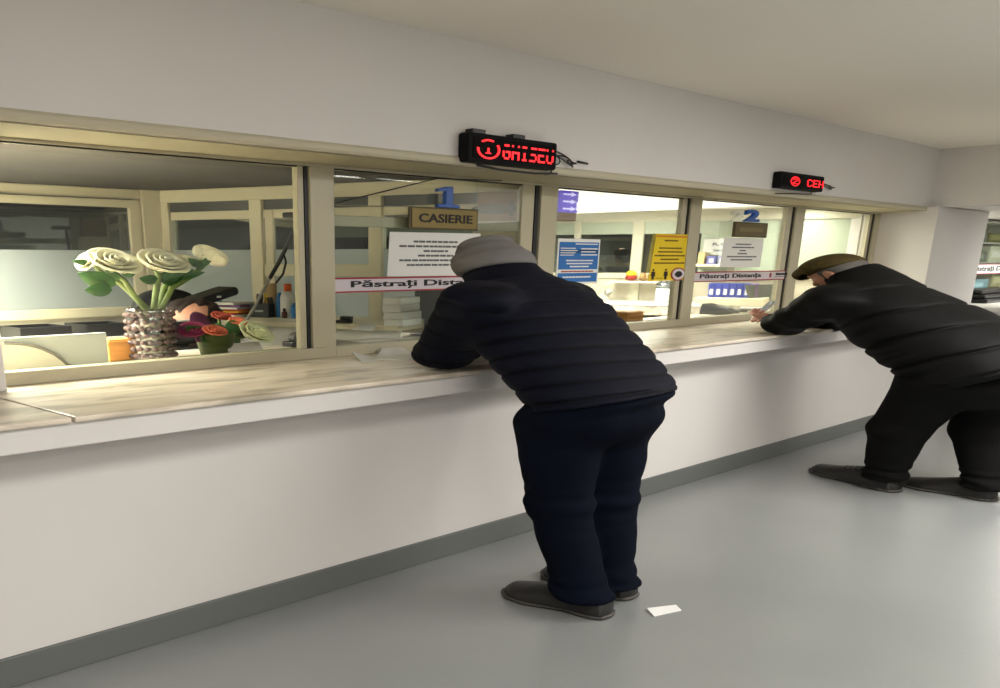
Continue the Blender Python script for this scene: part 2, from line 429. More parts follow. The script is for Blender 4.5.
pn = MB(); dslab(pn, ps[0][1], LD-.1, -.02, -.012, 1.0, 1.575); pn.build('frosted_pane', M_frost, bd)
# ================================================================== people (built at true plan size, then stretched with the place)
V3 = lambda *a: np.array(a, np.float32)
def lerp(a, b, t): return np.array(a, float)*(1-t)+np.array(b, float)*t
def torso_field(P, pel, nk, lat, prof, bulge=0.0):
    """generalised cylinder from pelvis to neck; prof rows: t(m along axis), half width, half depth, depth offset"""
    ax = np.array(nk, float)-np.array(pel, float); L = np.linalg.norm(ax); ax /= L
    lat = np.array(lat, float); lat -= ax*(lat@ax); lat /= np.linalg.norm(lat); fw = np.cross(ax, lat)      # fw: towards the chest when lat is the right-hand side
    q = P-np.array(pel, np.float32); t = q@ax.astype(np.float32); u = q@lat.astype(np.float32); w = q@fw.astype(np.float32)
    pr = np.array(prof, float); tt = np.clip(t, pr[0, 0], pr[-1, 0])
    a = np.interp(tt, pr[:, 0], pr[:, 1]); b = np.interp(tt, pr[:, 0], pr[:, 2]); o = np.interp(tt, pr[:, 0], pr[:, 3])
    r = ((np.abs(u)/a)**2.3+(np.abs(w-o)/b)**2.3)**(1/2.3)
    d = (r-1)*np.minimum(a, b)*.9
    return smax(d, np.maximum(pr[0, 0]-t, t-pr[-1, 0]), .03).astype(np.float32), t, u, w
def head_prims(P, c, face, up, r=1.0):
    """head with brow, nose, lips, chin, ears; face = direction looked at, up = crown"""
    R = rows(face, up); f, u, s = R
    c = np.array(c, float); A = lambda a, b, d: c+(f*a+u*b+s*d)*r
    d = ellip(P, A(-.012, .03, 0), V3(.098, .092, .078)*r, R)
    d = smin(d, ellip(P, A(.03, -.045, 0), V3(.06, .072, .058)*r, R), .035*r)
    d = smin(d, cone(P, A(.062, -.1, .012), A(.062, -.1, -.012), .022*r, .022*r), .03*r)        # chin
    d = smin(d, cone(P, A(.082, .028, .03), A(.082, .028, -.03), .014*r, .014*r), .02*r)        # brow
    d = smin(d, cone(P, A(.09, .012, 0), A(.112, -.03, 0), .009*r, .014*r), .012*r)             # nose
    for k in (-1, 1):
        d = smin(d, ellip(P, A(.112, -.034, 0)+s*k*.011*r-f*.008*r, V3(.009, .008, .008)*r), .008*r)
        d = smin(d, ellip(P, A(.074, .008, .033*k), V3(.013, .012, .015)*r, R), .006*r)          # eyeball under the lid
        d = smin(d, ellip(P, A(.06, -.02, .045*k), V3(.02, .02, .016)*r, R), .02*r)              # cheek
        d = smin(d, ellip(P, A(-.012, -.005, .08*k), V3(.022, .034, .009)*r, R), .008*r)         # ear
        d = smax(d, -ellip(P, A(-.008, -.003, .09*k), V3(.011, .018, .007)*r, R), .006*r)
    d = smin(d, cone(P, A(.088, -.058, .016), A(.088, -.058, -.016), .007*r, .007*r), .006*r)    # lips
    d = smin(d, cone(P, A(.085, -.071, .013), A(.085, -.071, -.013), .008*r, .008*r), .006*r)
    d = smax(d, -cone(P, A(.1, -.0645, .02), A(.1, -.0645, -.02), .003*r, .003*r), .004*r)
    return d
def hand_prims(P, wrist, direc, palm_n, side, curl=.5, spread=1.0):
    """palm, five fingers of unequal length with two bends, thumb from the side; side=+1/-1 picks the thumb side"""
    f = np.array(direc, float); f /= np.linalg.norm(f); n = np.array(palm_n, float); n -= f*(n@f); n /= np.linalg.norm(n); s = np.cross(f, n)*side
    w = np.array(wrist, float)
    R = np.array([f, s, n]); d = ellip(P, w+f*.048, (.052, .042, .017), R)
    d = smin(d, cone(P, w-f*.02, w+f*.03, .024, .026), .02)
    for k, (off, L) in enumerate(((.030, .074), (.010, .083), (-.010, .077), (-.029, .06))):
        b = w+f*.086+s*off; a1 = curl*.75; a2 = curl*1.6; a3 = curl*2.2
        sd = s*off*.25*spread
        p1 = b+(f*math.cos(a1)+n*math.sin(a1)+sd)*L*.45; p2 = p1+(f*math.cos(a2)+n*math.sin(a2))*L*.32; p3 = p2+(f*math.cos(a3)+n*math.sin(a3))*L*.24
        g = smin(smin(cone(P, b-f*.02, p1, .0092, .0085), cone(P, p1, p2, .0085, .0078), .004), cone(P, p2, p3, .0078, .0062), .004)
        d = smin(d, g, .006)
    b = w+f*.03+s*.03; p1 = b+(f*.75+s*.55+n*.25)*.042; p2 = p1+(f*.92+s*.1+n*.3)*.03
    d = smin(d, smin(cone(P, b, p1, .0125, .010), cone(P, p1, p2, .010, .0075), .004), .008)
    return d

def build_shoe(name, heel, toe, parent, M_up, M_sole, lift=0.0, wid=.048, laces=None):
    """leather shoe: upper as a distance field, welted sole as a sub-part; heel/toe are xy in true plan"""
    h0 = np.array((heel[0], heel[1], lift)); t0 = np.array((toe[0], toe[1], lift)); f = t0-h0; L = np.linalg.norm(f); f /= L; s = np.array((-f[1], f[0], 0)); z = np.array((0, 0, 1.0))
    A = lambda a, b, c: h0+f*(a*L)+s*b+z*c
    def up(P):
        q = P-h0.astype(np.float32); a = q@f.astype(np.float32)/L; b = q@s.astype(np.float32); c = q@z.astype(np.float32)
        w = np.interp(a, (-.02, .02, .12, .3, .5, .72, .88, .97, 1.02), (.004, .03, .036, .035, .040, .048, .040, .02, .004))*wid/.048
        top = np.interp(a, (-.02, .03, .1, .3, .42, .55, .75, .92, 1.0), (.04, .118, .135, .130, .115, .098, .076, .062, .03))
        d = np.sqrt((b/np.maximum(w, 1e-3))**2+(np.maximum(c-.016, 0)/np.maximum(top-.016, 1e-3))**2)-1
        d = d*np.minimum(w, .04)*.8
        d = smax(d, -(a+.01)*L, .01); d = smax(d, (a-1.0)*L, .012); d = np.maximum(d, .012-c)
        return smax(d, -ellip(P, A(.17, 0, .125), (.04, .024, .03), np.array([f, s, z])), .01)
    lo = np.minimum(h0, t0)-.08; hi = np.maximum(h0, t0)+np.array((.08, .08, .16)); lo[2] = lift-.02
    u = field_mesh(name, up, lo, hi, .005, M_up, parent)
    def so(P):
        q = P-h0.astype(np.float32); a = q@f.astype(np.float32)/L; b = q@s.astype(np.float32); c = q@z.astype(np.float32)
        w = np.interp(a, (-.04, 0, .1, .3, .45, .72, .9, 1.0, 1.04), (.004, .028, .039, .036, .04, .051, .042, .018, .003))*wid/.048
        d = np.abs(b)-w
        d = smax(d, np.maximum(-(a+.03), a-1.035)*L, .01)
        arch = np.interp(a, (0, .25, .33, .5, .65, 1.0), (.0, .0, .009, .006, 0, .003))
        return smax(d, np.maximum(c-.019, arch-c), .004)
    sl = field_mesh('sole', so, lo, hi, .004, M_sole, u)
    if laces:
        lm = MB()
        for k in range(4):
            a = .40+.065*k; zt = float(np.interp(a, (.3, .42, .55, .75), (.130, .115, .098, .076)))+.003
            p = [A(a, x*.02, zt-.012*abs(x)**2) for x in (-1, -.5, 0, .5, 1)]
            lm.tube([(q[0]*S, q[1]*S, q[2]) for q in p], .006, 6, (1.3, 1.3, .6))
        lm.build('laces', laces, u, smooth=True)
    return u

M_skin = mat('skin', (196, 142, 118), .5, var=.05, vscale=12)
M_navy = mat('navy_quilted_nylon', (9, 12, 26), .75, spec=.14, bump=.06, bscale=90)
def seam_material(m, rgb):
    nt = m.node_tree; b = nt.nodes['Principled BSDF']; a = nt.nodes.new('ShaderNodeAttribute'); a.attribute_name = 'seam'
    mx = nt.nodes.new('ShaderNodeMix'); mx.data_type = 'RGBA'; mx.inputs[6].default_value = b.inputs['Base Color'].default_value; mx.inputs[7].default_value = lin(rgb)
    nt.links.new(a.outputs['Fac'], mx.inputs[0]); nt.links.new(mx.outputs[2], b.inputs['Base Color'])
seam_material(M_navy, (3, 4, 9))
M_denim = mat('dark_denim', (7, 12, 24), .95, spec=.08, bump=.1, bscale=220, var=.12, vscale=5)
M_beanie = mat('grey_knit', (120, 118, 116), .95, spec=.1, bump=.25, bscale=160)
M_shoe = mat('black_leather', (22, 20, 18), .5)
M_sole = mat('shoe_sole', (60, 56, 52), .6)
M_zip = mat('zip_metal', (150, 150, 150), .35, metal=.8)

# ------------------------------------------------------------------ person one: navy jacket, grey beanie
J = dict(pel=(1.615, 1.06, .875), nk=(1.60, 1.30, 1.415), hc=(1.605, 1.355, 1.462),
         sl=(1.445, 1.25, 1.335), el=(1.50, 1.395, 1.08), wl=(1.66, 1.47, 1.08),
         sr=(1.755, 1.285, 1.325), er=(1.80, 1.46, 1.07), wr=(1.72, 1.52, 1.08),
         hl=(1.535, 1.105, .82), kl=(1.52, 1.085, .46), al=(1.518, 1.012, .085),
         hr=(1.66, 1.08, .83), kr=(1.648, 1.06, .46), ar=(1.628, 1.02, .085))
PROF1 = [(-.10, .15, .10, -.02), (.025, .183, .118, -.026), (.12, .186, .123, -.020), (.28, .188, .126, -.005), (.42, .193, .126, .006), (.50, .172, .112, .012), (.56, .125, .092, .010), (.60, .08, .075, .0)]
LAT1 = (1, -.05, 0)
def body1(P):
    d, *_ = torso_field(P, J['pel'], J['nk'], LAT1, [(max(t, 0), a-.045, b-.045, o) for t, a, b, o in PROF1])
    for s_, e_, w_ in (('sl', 'el', 'wl'), ('sr', 'er', 'wr')):
        d = smin(d, chain(P, [J[s_], J[e_], J[w_]], [.05, .038, .026], .02), .04)
    for h_, k_, a_ in (('hl', 'kl', 'al'), ('hr', 'kr', 'ar')):
        d = smin(d, chain(P, [J[h_], J[k_], J[a_]], [.07, .045, .033], .02), .03)
        a = J[a_]; d = smin(d, cone(P, (a[0], a[1], .05), (a[0]-.02, a[1]+.10, .035), .024, .018), .02)
    d = smin(d, cone(P, J['nk'], lerp(J['nk'], J['hc'], .7), .058, .055), .03)
    d = smin(d, head_prims(P, J['hc'], (.28, .86, -.42), (.1, .4, .9), .86), .02)
    d = smin(d, hand_prims(P, J['wl'], (.9, .25, -.1), (0, .2, -1), -1, .5), .012)
    d = smin(d, hand_prims(P, J['wr'], (-.85, .3, -.1), (0, .2, -1), 1, .5), .012)
    return d
p1 = empty('person', (1.55*S, 1.05*S, 0), 'person in navy quilted jacket, jeans and grey beanie leaning on the counter', 'person', 'customers leaning on the counter')
field_mesh('body', body1, (1.25, .85, 0), (1.95, 1.75, 1.68), .007, M_skin, p1)

ax1 = np.array(J['nk'], float)-np.array(J['pel'], float); ax1 /= np.linalg.norm(ax1)
def quilt(d, t, step, amp, gw):
    ph = (t/step)-np.floor(t/step); e = np.minimum(ph, 1-ph)*step
    return d+amp*np.exp(-(e/gw)**2)-.0015*np.sin(np.pi*ph)
def jacket1(P):
    d, t, u, w = torso_field(P, J['pel'], J['nk'], LAT1, PROF1)
    w1 = wob(P, 26)*.010
    d = quilt(d, t+.012*np.sin(u*9)+w1*.4+.02, .067, .0035, .006)
    for sgn, s_, e_, w_ in ((1, 'sl', 'el', 'wl'), (1, 'sr', 'er', 'wr')):
        a, b, c = [np.array(J[k], float) for k in (s_, e_, w_)]
        arm = smin(cone(P, a, b, .082, .064), cone(P, b, lerp(b, c, .86), .064, .05), .02)
        ta = (P-a.astype(np.float32))@((b-a)/np.linalg.norm(b-a)).astype(np.float32)
        arm = quilt(arm+wob(P, 40)*.006, ta+wob(P, 20)*.008, .075, .003, .006)
        d = smin(d, arm, .025)
    # hem band
    d = smax(d, .028-t+.0*u, .012); d = d+.003*np.exp(-((t-.052)/.006)**2)
    # standing collar
    n = np.array(J['nk'], float); cd = np.array((0, .5, .87)); cd /= np.linalg.norm(cd)
    cc = n+np.array((0, .012, -.008))
    q = P-cc.astype(np.float32); tc = q@cd.astype(np.float32); rr = np.linalg.norm(q-tc[:, None]*cd.astype(np.float32), axis=1)
    col = smax(np.abs(rr-(.074-.1*tc))-.014, np.maximum(-.05-tc, tc-.062), .012)
    d = smin(d, col, .014)
    return d+wob(P, 14)*.005+wob(P, 60)*.0015
def seam1(P):
    d, t, u, w = torso_field(P, J['pel'], J['nk'], LAT1, PROF1)
    w1 = wob(P, 26)*.010; tt = t+.012*np.sin(u*9)+w1*.4+.02
    ph = tt/.067-np.floor(tt/.067); e = np.minimum(ph, 1-ph)*.067; best = np.abs(d)
    for s_, e_, w_ in (('sl', 'el', 'wl'), ('sr', 'er', 'wr')):
        a, b, c = [np.array(J[k], float) for k in (s_, e_, w_)]
        arm = smin(cone(P, a, b, .082, .064), cone(P, b, lerp(b, c, .86), .064, .05), .02)
        ta = (P-a.astype(np.float32))@((b-a)/np.linalg.norm(b-a)).astype(np.float32)+wob(P, 20)*.008
        pa = ta/.075-np.floor(ta/.075); ea = np.minimum(pa, 1-pa)*.075
        k = arm < d; e = np.where(k, ea, e)
    return np.exp(-(e/.0048)**2)*(t < .54)
jk = field_mesh('jacket', jacket1, (1.25, .80, .70), (1.95, 1.70, 1.56), .005, M_navy, p1, seam=seam1)

def legs_field(P, J, rh, rk, ra, seat, wr=.004, hem=.075, knee_fold=.006):
    d = None
    for h_, k_, a_ in (('hl', 'kl', 'al'), ('hr', 'kr', 'ar')):
        a = np.array(J[a_], float); k = np.array(J[k_], float); h = np.array(J[h_], float)
        e = chain(P, [h, k, a, (a[0], a[1]-.005, hem)], [rh, rk, ra, ra+.004], .03)
        # stacked folds over the shoe and behind the knee
        zz = P[:, 2]; e = e+knee_fold*np.sin(zz*95+wob(P, 12)*7)*np.exp(-((zz-k[2])/.09)**2)+.004*np.sin(zz*100+wob(P, 16)*8)*np.exp(-((zz-hem-.05)/.06)**2)
        e = np.maximum(e, hem-zz)
        d = e if d is None else smin(d, e, .012)
    for c, r in seat: d = smin(d, ellip(P, c, r), .05)
    return d+wob(P, 22)*wr*2+wob(P, 55)*wr*.6
def jeans1(P):
    d = legs_field(P, J, .094, .064, .055, [((1.605, 1.075, .86), (.16, .118, .14))], .004, .068, .0015)
    tz, t_, *_ = torso_field(P, J['pel'], J['nk'], LAT1, [(t, a-.013, b-.013, o) for t, a, b, o in PROF1]); d = smin(d, smax(tz, -.005-t_, .03), .03)
    return np.maximum(d, P[:, 2]-1.04)
jn = field_mesh('jeans', jeans1, (1.35, .78, .03), (1.9, 1.35, 1.06), .006, M_denim, p1)
sh1 = build_shoe('shoe', (1.527, .948), (1.490, 1.188), p1, M_shoe, M_sole, wid=.05)
sh2 = build_shoe('shoe', (1.652, .975), (1.66, 1.21), p1, M_shoe, M_sole, wid=.05)

hf = np.array((.28, .86, -.42)); hu = np.array((.1, .4, .9))
def beanie1(P):
    R = rows(hf, hu); f, u, s = R; c = np.array(J['hc'], float)
    A = lambda a, b, d: c+f*a+u*b+s*d
    d = ellip(P, A(-.007, .026, 0), (.094, .098, .086), R)
    d = smin(d, ellip(P, A(-.03, .098, 0), (.048, .034, .055), R), .03)       # slack folded crown
    q = P-c.astype(np.float32); uu = q@u.astype(np.float32); ff = q@f.astype(np.float32)
    plane = .004-(uu+.022+ff*.02)
    d = smax(d, plane, .008)
    cuff = smax(ellip(P, A(-.008, .02, 0), (.097, .11, .089), R), np.maximum(plane, (uu-.04+ff*.15)), .008)
    d = smin(d, cuff, .006)
    fold = uu+ff*.35
    d = d+.008*np.sin(fold*95+wob(P, 18)*2.5)*np.clip((fold-.05)*20, 0, 1)
    return d
bn = field_mesh('beanie', beanie1, np.array(J['hc'])-.2, np.array(J['hc'])+.2, .005, M_beanie, p1)

# ------------------------------------------------------------------ person two: black padded jacket, flat cap
M_bjk = mat('black_nylon', (7, 7, 7), .68, spec=.17, bump=.06, bscale=80)
M_btr = mat('black_trousers', (6, 6, 6), .9, spec=.15)
M_cap = mat('olive_wool', (76, 66, 38), .95, spec=.1, bump=.3, bscale=200, var=.1, vscale=30)
M_hair = mat('grey_hair', (96, 92, 86), .8, bump=.4, bscale=120)
K = dict(pel=(3.17, .81, .815), nk=(3.17, 1.185, 1.376), hc=(3.165, 1.25, 1.408),
         sl=(2.99, 1.19, 1.255), el=(3.03, 1.335, 1.080), wl=(3.25, 1.475, 1.066),
         sr=(3.36, 1.19, 1.255), er=(3.44, 1.38, 1.05), wr=(3.44, 1.50, 1.07),
         hl=(3.09, .885, .74), kl=(3.105, .975, .42), al=(3.11, .995, .085),
         hr=(3.26, .78, .74), kr=(3.25, .79, .42), ar=(3.20, .735, .085))
PROF2 = [(-.16, .21, .20, -.02), (0, .215, .215, -.025), (.16, .21, .215, -.012), (.34, .205, .198, .012), (.5, .205, .158, .022), (.6, .18, .122, .012), (.66, .125, .10, .005), (.70, .085, .08, .0)]
LAT2 = (1, -.02, 0)
def body2(P):
    d, *_ = torso_field(P, K['pel'], K['nk'], LAT2, [(max(t, 0), a-.055, b-.055, o) for t, a, b, o in PROF2])
    for s_, e_, w_ in (('sl', 'el', 'wl'), ('sr', 'er', 'wr')):
        d = smin(d, chain(P, [K[s_], K[e_], K[w_]], [.05, .038, .026], .02), .04)
    for h_, k_, a_ in (('hl', 'kl', 'al'), ('hr', 'kr', 'ar')):
        d = smin(d, chain(P, [K[h_], K[k_], K[a_]], [.07, .045, .024], .02), .03)
        a = K[a_]; d = smin(d, cone(P, (a[0], a[1], .05), (a[0]+.03, a[1]+.10, .035), .024, .018), .02)
    d = smin(d, cone(P, K['nk'], lerp(K['nk'], K['hc'], .7), .058, .055), .03)
    d = smin(d, head_prims(P, K['hc'], HF2, HU2, .93), .02)
    d = smin(d, hand_prims(P, K['wl'], (.5, .8, .1), (.35, -.2, .9), -1, .7), .012)
    d = smin(d, hand_prims(P, K['wr'], (-.75, .5, .1), (0, .1, -1), 1, .45), .012)
    return d
HF2 = np.array((.18, .84, -.48)); HU2 = np.array((-.02, .5, .86))
p2 = empty('person', (3.12*S, .95*S, 0), 'person in black padded jacket and olive flat cap bent over the counter', 'person', 'customers leaning on the counter')
field_mesh('body', body2, (2.85, .60, 0), (3.6, 1.75, 1.62), .006, M_skin, p2)
def jacket2(P):
    d, t, u, w = torso_field(P, K['pel'], K['nk'], LAT2, PROF2)
    d = quilt(d, t+.02*np.sin(u*7)+wob(P, 16)*.02+.05, .15, .009, .008)
    d = d+.006*np.sin(t*70+wob(P, 10)*6)*np.exp(-((w-.1)/.08)**2)
    for s_, e_, w_ in (('sl', 'el', 'wl'), ('sr', 'er', 'wr')):
        a, b, c = [np.array(K[k], float) for k in (s_, e_, w_)]
        arm = smin(cone(P, a, b, .094, .07), cone(P, b, lerp(b, c, .9), .07, .05), .03)
        ta = (P-a.astype(np.float32))@((b-a)/np.linalg.norm(b-a)).astype(np.float32)
        arm = arm+.008*np.sin(ta*60+wob(P, 14)*4)*np.exp(-((ta-.2)/.1)**2)
        d = smin(d, arm, .035)
    hp = (P-V3(3.06, .99, .612))@V3(0, .62, .785); d = smax(d, -hp, .014); d = d+.008*np.exp(-((hp-.03)/.007)**2)
    n = np.array(K['nk'], float); cd = np.array((0, .62, .78)); cd /= np.linalg.norm(cd)
    cc = n+np.array((0, .004, .004))
    q = P-cc.astype(np.float32); tc = q@cd.astype(np.float32); rr = np.linalg.norm(q-tc[:, None]*cd.astype(np.float32), axis=1)
    col = smax(np.abs(rr-(.086-.12*tc))-.015, np.maximum(-.06-tc, tc-.055), .012)
    d = smin(d, col, .02)
    return d+wob(P, 12)*.008+wob(P, 45)*.002
field_mesh('jacket', jacket2, (2.8, .5, .55), (3.65, 1.70, 1.52), .006, M_bjk, p2)
def trousers2(P):
    d = legs_field(P, K, .118, .086, .060, [((3.17, .82, .76), (.19, .185, .17))], .002, .075, .0)
    tz, t_, *_ = torso_field(P, K['pel'], K['nk'], LAT2, [(t, a-.016, b-.016, o) for t, a, b, o in PROF2]); d = smin(d, smax(tz, -.03-t_, .03), .03)
    return np.maximum(d, P[:, 2]-1.0)
field_mesh('trousers', trousers2, (2.85, .45, .03), (3.5, 1.3, 1.02), .007, M_btr, p2)
build_shoe('shoe', (3.088, .945), (3.222, 1.258), p2, M_shoe, M_sole, laces=mat('lace_grey', (120, 118, 114), .7), wid=.052)
build_shoe('shoe', (3.190, .704), (3.222, .972), p2, M_shoe, M_sole, wid=.052)
def cap2(P):
    R = rows(HF2, HU2); f, u, s = R; c = np.array(K['hc'], float)
    A = lambda a, b, d: c+f*a+u*b+s*d
    q = P-c.astype(np.float32); uu = q@u.astype(np.float32); ff = q@f.astype(np.float32)
    d = ellip(P, A(-.010, .05, 0), (.099, .082, .090), R)
    d = smin(d, ellip(P, A(.015, .08, 0), (.08, .035, .078), R), .03)
    d = smax(d, .035-(uu+ff*.1), .008)
    peak = smax(ellip(P, A(.065, .045, 0), (.075, .055, .078), R), np.maximum(ellip(P, A(.06, .035, 0), (.073, .05, .08), R)*-1-.004, .0-(uu-.02-.0*ff)), .004)
    return smin(d, peak, .008)
field_mesh('flat_cap', cap2, np.array(K['hc'])-.22, np.array(K['hc'])+.22, .005, M_cap, p2)
def hair2(P):
    R = rows(HF2, HU2); f, u, s = R; c = np.array(K['hc'], float); A = lambda a, b, d: c+f*a+u*b+s*d
    q = P-c.astype(np.float32); uu = q@u.astype(np.float32); ff = q@f.astype(np.float32)
    d = ellip(P, A(-.018, .02, 0), (.092, .092, .079), R)
    d = smax(d, np.maximum(ff-.026-.2*uu, uu-.06), .01); d = smax(d, -.065-uu, .01)
    for k in (-1, 1): d = smax(d, -ellip(P, A(-.008, -.008, .088*k), (.026, .036, .03), R), .008)
    return d+wob(P, 90)*.002
field_mesh('hair', hair2, np.array(K['hc'])-.2, np.array(K['hc'])+.2, .005, M_hair, p2)
# ================================================================== things on the glass
def sheet(m, x0, x1, y0, y1, z0, z1): return m.box(x0, x1, y0, y1, z0, z1)
def dashes(x0, x1, y, z0, z1, rows_, rng, h=.5, cen=True, dep=.0015, wmin=.45, axis=None):
    """rows of short printed strokes, too small to read in the photograph"""
    m = MB(); n = len(rows_)
    for i, wf in enumerate(rows_):
        if wf <= 0: continue
        zc = z1-(i+.5)*(z1-z0)/n; hh = (z1-z0)/n*h*.5; L = (x1-x0)*wf; a = (x0+x1-L)/2 if cen else x0; e = a+L; x = a
        while x < e-1e-4:
            w = min(rng.uniform(.04, .11)*(x1-x0), e-x); m.box(x, x+w*.86, y-dep, y, zc-hh, zc+hh); x += w
    return m
RG = random.Random(11)
M_gold = mat('gold_plaque', (122, 104, 48), .45, metal=.25)
M_golddark = mat('dark_gold_edge', (70, 58, 24), .5)
M_bronze = mat('bronze_plaque', (100, 88, 54), .5, metal=.2)
M_blue = mat('blue_acrylic', (20, 78, 160), .35)
M_red = mat('red_line', (150, 34, 44), .6)
M_lilac = mat('sticker_white', (206, 198, 204), .6)
YF = YG+.0135          # just in front of the panes

def strip(xa, xb, xt0, xt1, extra, label):
    o = empty('distance_sticker', (xa, YF, 1.34), label, 'sticker', 'keep distance strips across the windows')
    MB().box(xa, xb, YF-.004, YF, 1.336, 1.412).build('sticker_band', M_lilac, o)
    MB().box(xa, xb, YF-.007, YF-.004, 1.403, 1.412).box(xa, xb, YF-.007, YF-.004, 1.334, 1.342).build('border', M_red, o)
    text_obj('lettering', 'Păstrați Distanța', xt0, xt1, YF-.004, 1.3505, 1.397, M_ink, o, .004, .02)
    if extra:
        m = MB(); x = xt1+.16
        for k in (0, .62): MB().box(x+k, x+k+.035, YF-.0065, YF-.004, 1.356, 1.392).build('arrow_mark', M_red, o)
        dashes(x+.12, x+.54, YF-.004, 1.37, 1.394, [1], RG, .8).box(x+.1, x+.56, YF-.0065, YF-.004, 1.358, 1.362).build('small_print', M_ink, o)
    return o
strip(3.314, 5.02, onY(352, 284, YG).x, onY(487, 284, YG).x, False, 'white strip with red edges on the glass beside the grey beanie')
strip(7.03, 8.63, onY(701, 276, YG).x, onY(762, 276, YG).x, True, 'white strip with red edges on the glass under window number 2')

pl = empty('window_plaque', (4.1, YG-.03, 1.66), 'gold plaque reading CASIERIE hanging in the window under the blue 1', 'sign')
MB().box(3.823, 4.392, YG-.035, YG-.02, 1.662, 1.778).build('plaque_plate', M_golddark, pl, bevel=.004)
MB().box(3.84, 4.376, YG-.04, YG-.034, 1.671, 1.769).build('plaque_face', M_gold, pl)
text_obj('lettering', 'CASIERIE', 3.893, 4.335, YG-.04, 1.698, 1.744, M_ink, pl, .003, .02)
a, b, c = onY(336, 203, YG-.028), onY(437, 178.5, YG-.028), onY(405, 205, YG-.028)
MB().tube([(a.x, YG-.028, a.z), (b.x, YG-.028, b.z)], .0035, 6).tube([(b.x, YG-.028, b.z), (4.6, YG-.028, 1.945)], .003, 6).build('hanging_wire', M_dark, pl)
MB().tube([(a.x, YG-.028, onY(336, 206, YG).z), (3.83, YG-.028, 1.775)], .003, 6).build('hanging_wire', mat('steel_wire', (150, 148, 135), .4, metal=.6), pl)
def bracket(x): return MB().box(x-.02, x+.02, YG-.022, YG+.034, 1.70, 1.74)
bracket(4.1).build('mounting_bracket', M_dark, pl)
def one(x0, x1, z0, z1):
    w, h = x1-x0, z1-z0
    return [(x0+w*a, z0+h*b) for a, b in ((.0, 0), (1, 0), (1, .14), (.68, .18), (.68, 1), (.40, 1), (.0, .88), (.0, .74), (.36, .80), (.36, .18), (.0, .14))]
n1 = MB().prism(one(4.035, 4.215, 1.779, 1.888), YG-.05, YG-.02).build('window_number', M_blue, None, bevel=.003)
tag(n1, 'large blue numeral 1 standing on the gold plaque', 'number')
pl2 = empty('window_plaque', (7.8, YG-.03, 1.67), 'dark bronze plaque with worn lettering under the blue 2', 'sign')
MB().box(7.50, 8.09, YG-.035, YG-.02, 1.676, 1.792).build('plaque_plate', M_golddark, pl2, bevel=.004)
MB().box(7.52, 8.07, YG-.04, YG-.034, 1.687, 1.781).build('plaque_face', M_bronze, pl2)
dashes(7.58, 8.01, YG-.04, 1.715, 1.755, [.95], RG, .8).build('worn_lettering', mat('worn_gilt', (120, 108, 70), .5), pl2)
bracket(7.8).build('mounting_bracket', M_dark, pl2)
n2 = text_obj('window_number', '2', 7.665, 7.895, YG-.02, 1.795, 1.888, M_blue, None, .03, .05)
tag(n2, 'large blue numeral 2 standing on the bronze plaque', 'number')

def notice(x0, x1, z0, z1, label, rows_, y=YF, name='paper_notice'):
    o = empty(name, (x0, y, z0), label, 'notice')
    m = MB().hexa([(x0, y-.001, z0), (x1, y-.001, z0-.004), (x1, y-.004, z0-.004), (x0, y-.004, z0)], [(x0+.02, y-.001, z1), (x1+.01, y-.001, z1+.004), (x1+.01, y-.004, z1+.004), (x0+.02, y-.004, z1)])
    m.build('sheet', M_paper, o)
    dashes(x0+.12*(x1-x0), x1-.1*(x1-x0), y-.004, z0+.2*(z1-z0), z1-.15*(z1-z0), rows_, RG, .42).build('printed_lines', M_inkgrey, o)
    return o
notice(3.70, 4.46, 1.415, 1.645, 'white printed notice on the glass below the gold plaque', [.62, 1, .35, .5, 1, .8])
notice(7.43, 8.13, 1.445, 1.668, 'white printed notice on the glass below the bronze plaque', [.5, .7, .2, .3, .95, .7])

# blue poster and yellow poster
bx0, bx1, bz0, bz1 = onY(558, 240, YF).x, onY(600, 240, YF).x, onY(580, 284, YF).z, onY(580, 239, YF).z
po = empty('blue_poster', (bx0, YF, bz0), 'blue information poster with white bands on the glass', 'poster')
MB().box(bx0, bx1, YF-.004, YF-.001, bz0, bz1).build('sheet', M_paper, po)
pb = MB(); dx = bx1-bx0; dz = bz1-bz0
for z0, z1 in ((.74, .93), (.33, .72), (.05, .25)): pb.box(bx0+.03*dx, bx1-.03*dx, YF-.006, YF-.004, bz0+z0*dz, bz0+z1*dz)
pb.box(bx0+.03*dx, bx1-.03*dx, YF-.006, YF-.004, bz0+.7*dz, bz0+.76*dz)
pb.build('blue_panel', mat('poster_blue', (34, 104, 176), .6), po)
m = dashes(bx0+.06*dx, bx0+.45*dx, YF-.006, bz0+.62*dz, bz0+.82*dz, [.9, 1, .9, .8], RG, .4, False)
m2 = dashes(bx0+.54*dx, bx1-.06*dx, YF-.006, bz0+.62*dz, bz0+.82*dz, [1, .9, 1], RG, .4, False)
m3 = dashes(bx0+.2*dx, bx1-.15*dx, YF-.006, bz0+.36*dz, bz0+.56*dz, [1, .95, .7], RG, .45)
m4 = dashes(bx0+.06*dx, bx1-.1*dx, YF-.006, bz0+.12*dz, bz0+.2*dz, [.8], RG, .4); m5 = dashes(bx0+.4*dx, bx1-.06*dx, YF-.006, bz0+.86*dz, bz0+.92*dz, [1], RG, .4)
for q in (m2, m3, m4, m5): m.add(q.v, q.f)
m.build('white_print', M_paper, po)
dashes(bx0+.06*dx, bx1-.08*dx, YF-.004, bz0+.26*dz, bz0+.31*dz, [.9], RG, .6).build('red_print', M_red, po)

